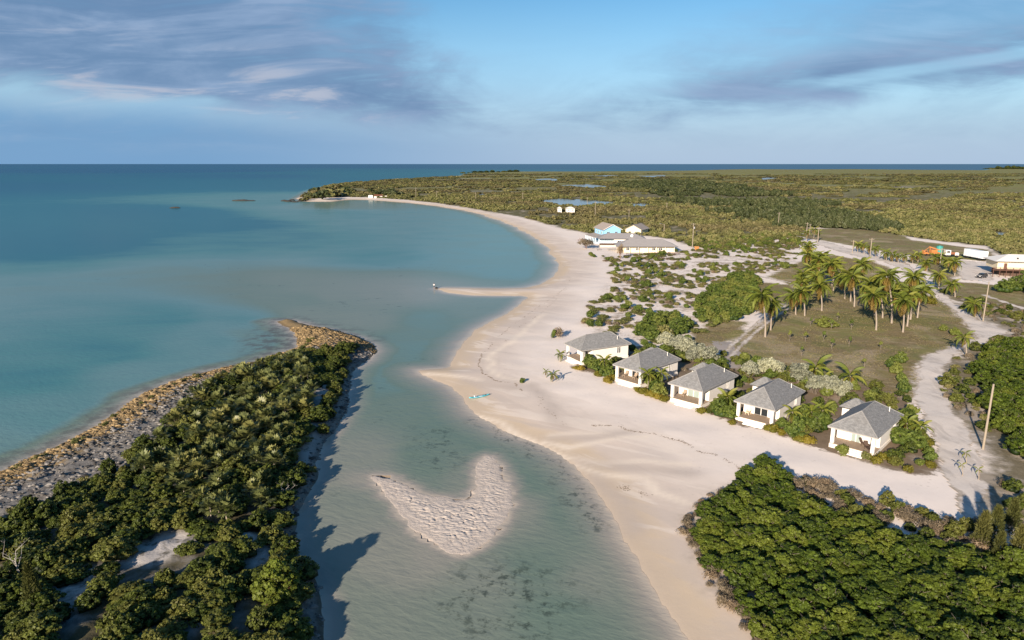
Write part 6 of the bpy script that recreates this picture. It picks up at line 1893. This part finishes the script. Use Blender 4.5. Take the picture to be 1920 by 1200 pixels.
skinned('body', ks, ed, rad, M['skin'], pe)
tk = ['chest', 'pel', 'ls', 'le', 'rs', 're']
skinned('shirt', tk, [('chest', 'pel'), ('chest', 'ls'), ('ls', 'le'), ('chest', 'rs'), ('rs', 're')], dict(chest=.18, pel=.165, ls=.095, le=.07, rs=.095, re=.07), M['shirt'], pe)
sk = ['pel', 'lhip', 'lk', 'rhip', 'rk']
skinned('shorts', sk, [('pel', 'lhip'), ('lhip', 'lk'), ('pel', 'rhip'), ('rhip', 'rk')], dict(pel=.16, lhip=.12, lk=.085, rhip=.12, rk=.085), M['shorts'], pe)
hb_ = MB(); v_, f_ = ico_pts(2)
hm = mesh_np('hair', v_ * [.11, .12, .09] + [0, .0, 1.72], f_, [M['navy']], True); link('hair', hm, pe)
x, y = G(818.5, 541.0)
e = thing('dark_bundle', x, y, max(hz(x, y), .02), 0, 'dark bundle lying on the sand beside the person on the spit', 'bundle')  # unidentified dark shape beside the person, built as a bundle
bg_ = ico_pts(2); link('bundle_body', mesh_np('bundle_body', bg_[0] * [.55, .3, .22] * (1 + .1 * np.sin(bg_[0][:, :1] * 7)) + [0, 0, .18], bg_[1], [M['navy']], True), e)
MB().bar((-.3, 0, .35), (0, 0, .55), .025).bar((0, 0, .55), (.3, 0, .35), .025).build('bundle_tie', M['navy'], e)

# ------------------------------------------------------------------ rocks in the sea
for k, (px, py, s, lb) in enumerate([(328, 390, 4.5, 'dark rock islet left of the other, standing in the open bay'), (458, 376.5, 11, 'longer flat dark rock islet in the bay near the headland')]):
    x, y = G(px, py)
    v_, f_ = ico_pts(3)
    d_ = np.array([vnoise(p[0] * 2.2 + 9 * k, p[1] * 2.2 + p[2], 5) for p in v_])[:, None]
    v2 = v_ * (.7 + .7 * d_) * [s, s * .45, 2.0 if k else 1.6]
    tag(link('rock_islet', mesh_np('rock_islet', v2, f_, [M['r_grey']]), None, (x, y, -.4)), lb, 'rock')
for k, (px, py) in enumerate([(548, 376), (540, 378), (553, 379), (562, 377.5), (533, 377)]):
    x, y = G(px, py); v_, f_ = ico_pts(2)
    d_ = nr.rand(len(v_), 1)
    tag(link('shore_boulder', mesh_np('shore_boulder', v_ * (.7 + .5 * d_) * [rng.uniform(3, 5), 3, 1.6], f_, [M['r_grey']]), None, (x, y, -.2)), 'dark boulder awash off the far headland tip', 'rock', 'boulders off the headland tip')

# ------------------------------------------------------------------ labels: order within small groups
ORD = 'first second third fourth fifth sixth seventh eighth ninth tenth eleventh twelfth thirteenth fourteenth fifteenth sixteenth seventeenth eighteenth nineteenth twentieth'.split()
def where(o):
    """a place phrase for members of the large groups, so that a label narrows to one spot"""
    x, y = o.location.x, o.location.y; g = o.get('group', '')
    far_ = lambda *c: [p for lim, p in c if y < lim][0]
    if 'rocky point' in g:
        return far_((62, 'at the picture bottom'), (78, 'in its near part'), (98, 'in its middle'), (1e9, 'towards its tip'))
    if 'lower right thicket' in g and 'mangrove' in g:
        return far_((56, 'at the bottom edge'), (64, 'in front'), (73, 'in the middle'), (1e9, 'at the back'))
    if 'on the sandy dunes' in g:
        return far_((165, 'near the cabins'), (205, 'in the middle'), (255, 'farther back'), (1e9, 'near the bungalow'))
    if 'thicket east of the road' in g:
        return far_((95, 'beside the near pole'), (115, 'in the middle'), (1e9, 'at its far end'))
    if 'broadleaf trees between' in g:
        return far_((160, 'near the cabins'), (190, 'in the middle'), (1e9, 'at the far side'))
    if 'east of the road' in g:
        return far_((100, 'near the pole'), (150, 'near the bend'), (1e9, 'farther up'))
    if 'beds around' in g:
        return far_((100, 'at the nearest cabin'), (118, 'between the middle cabins'), (1e9, 'at the far cabins'))
    if 'near edge of the scrubland' in g:
        r_ = x / y
        return 'behind the beach' if r_ < .13 else 'behind the bungalow' if r_ < .28 else 'behind the palms' if r_ < .5 else 'behind the yard'
    return ''
for o in C.objects:
    if o.parent is None and 'label' in o and 'group' in o:
        w_ = where(o)
        if w_ and len((o['label'] + ' ' + w_).split()) <= 16:
            o['label'] = o['label'] + ', ' + w_
byl = {}
for o in C.objects:
    if o.parent is None and 'label' in o:
        byl.setdefault(o['label'], []).append(o)
for lb, os_ in byl.items():
    if 1 < len(os_) <= 20 and len(lb.split()) <= 13:
        os_.sort(key=lambda o: o.location.x / max(o.location.y, 1))
        for k, o in enumerate(os_):
            o['label'] = lb + (', leftmost' if k == 0 else ', rightmost' if k == len(os_) - 1 else ', %s from left' % ORD[k])
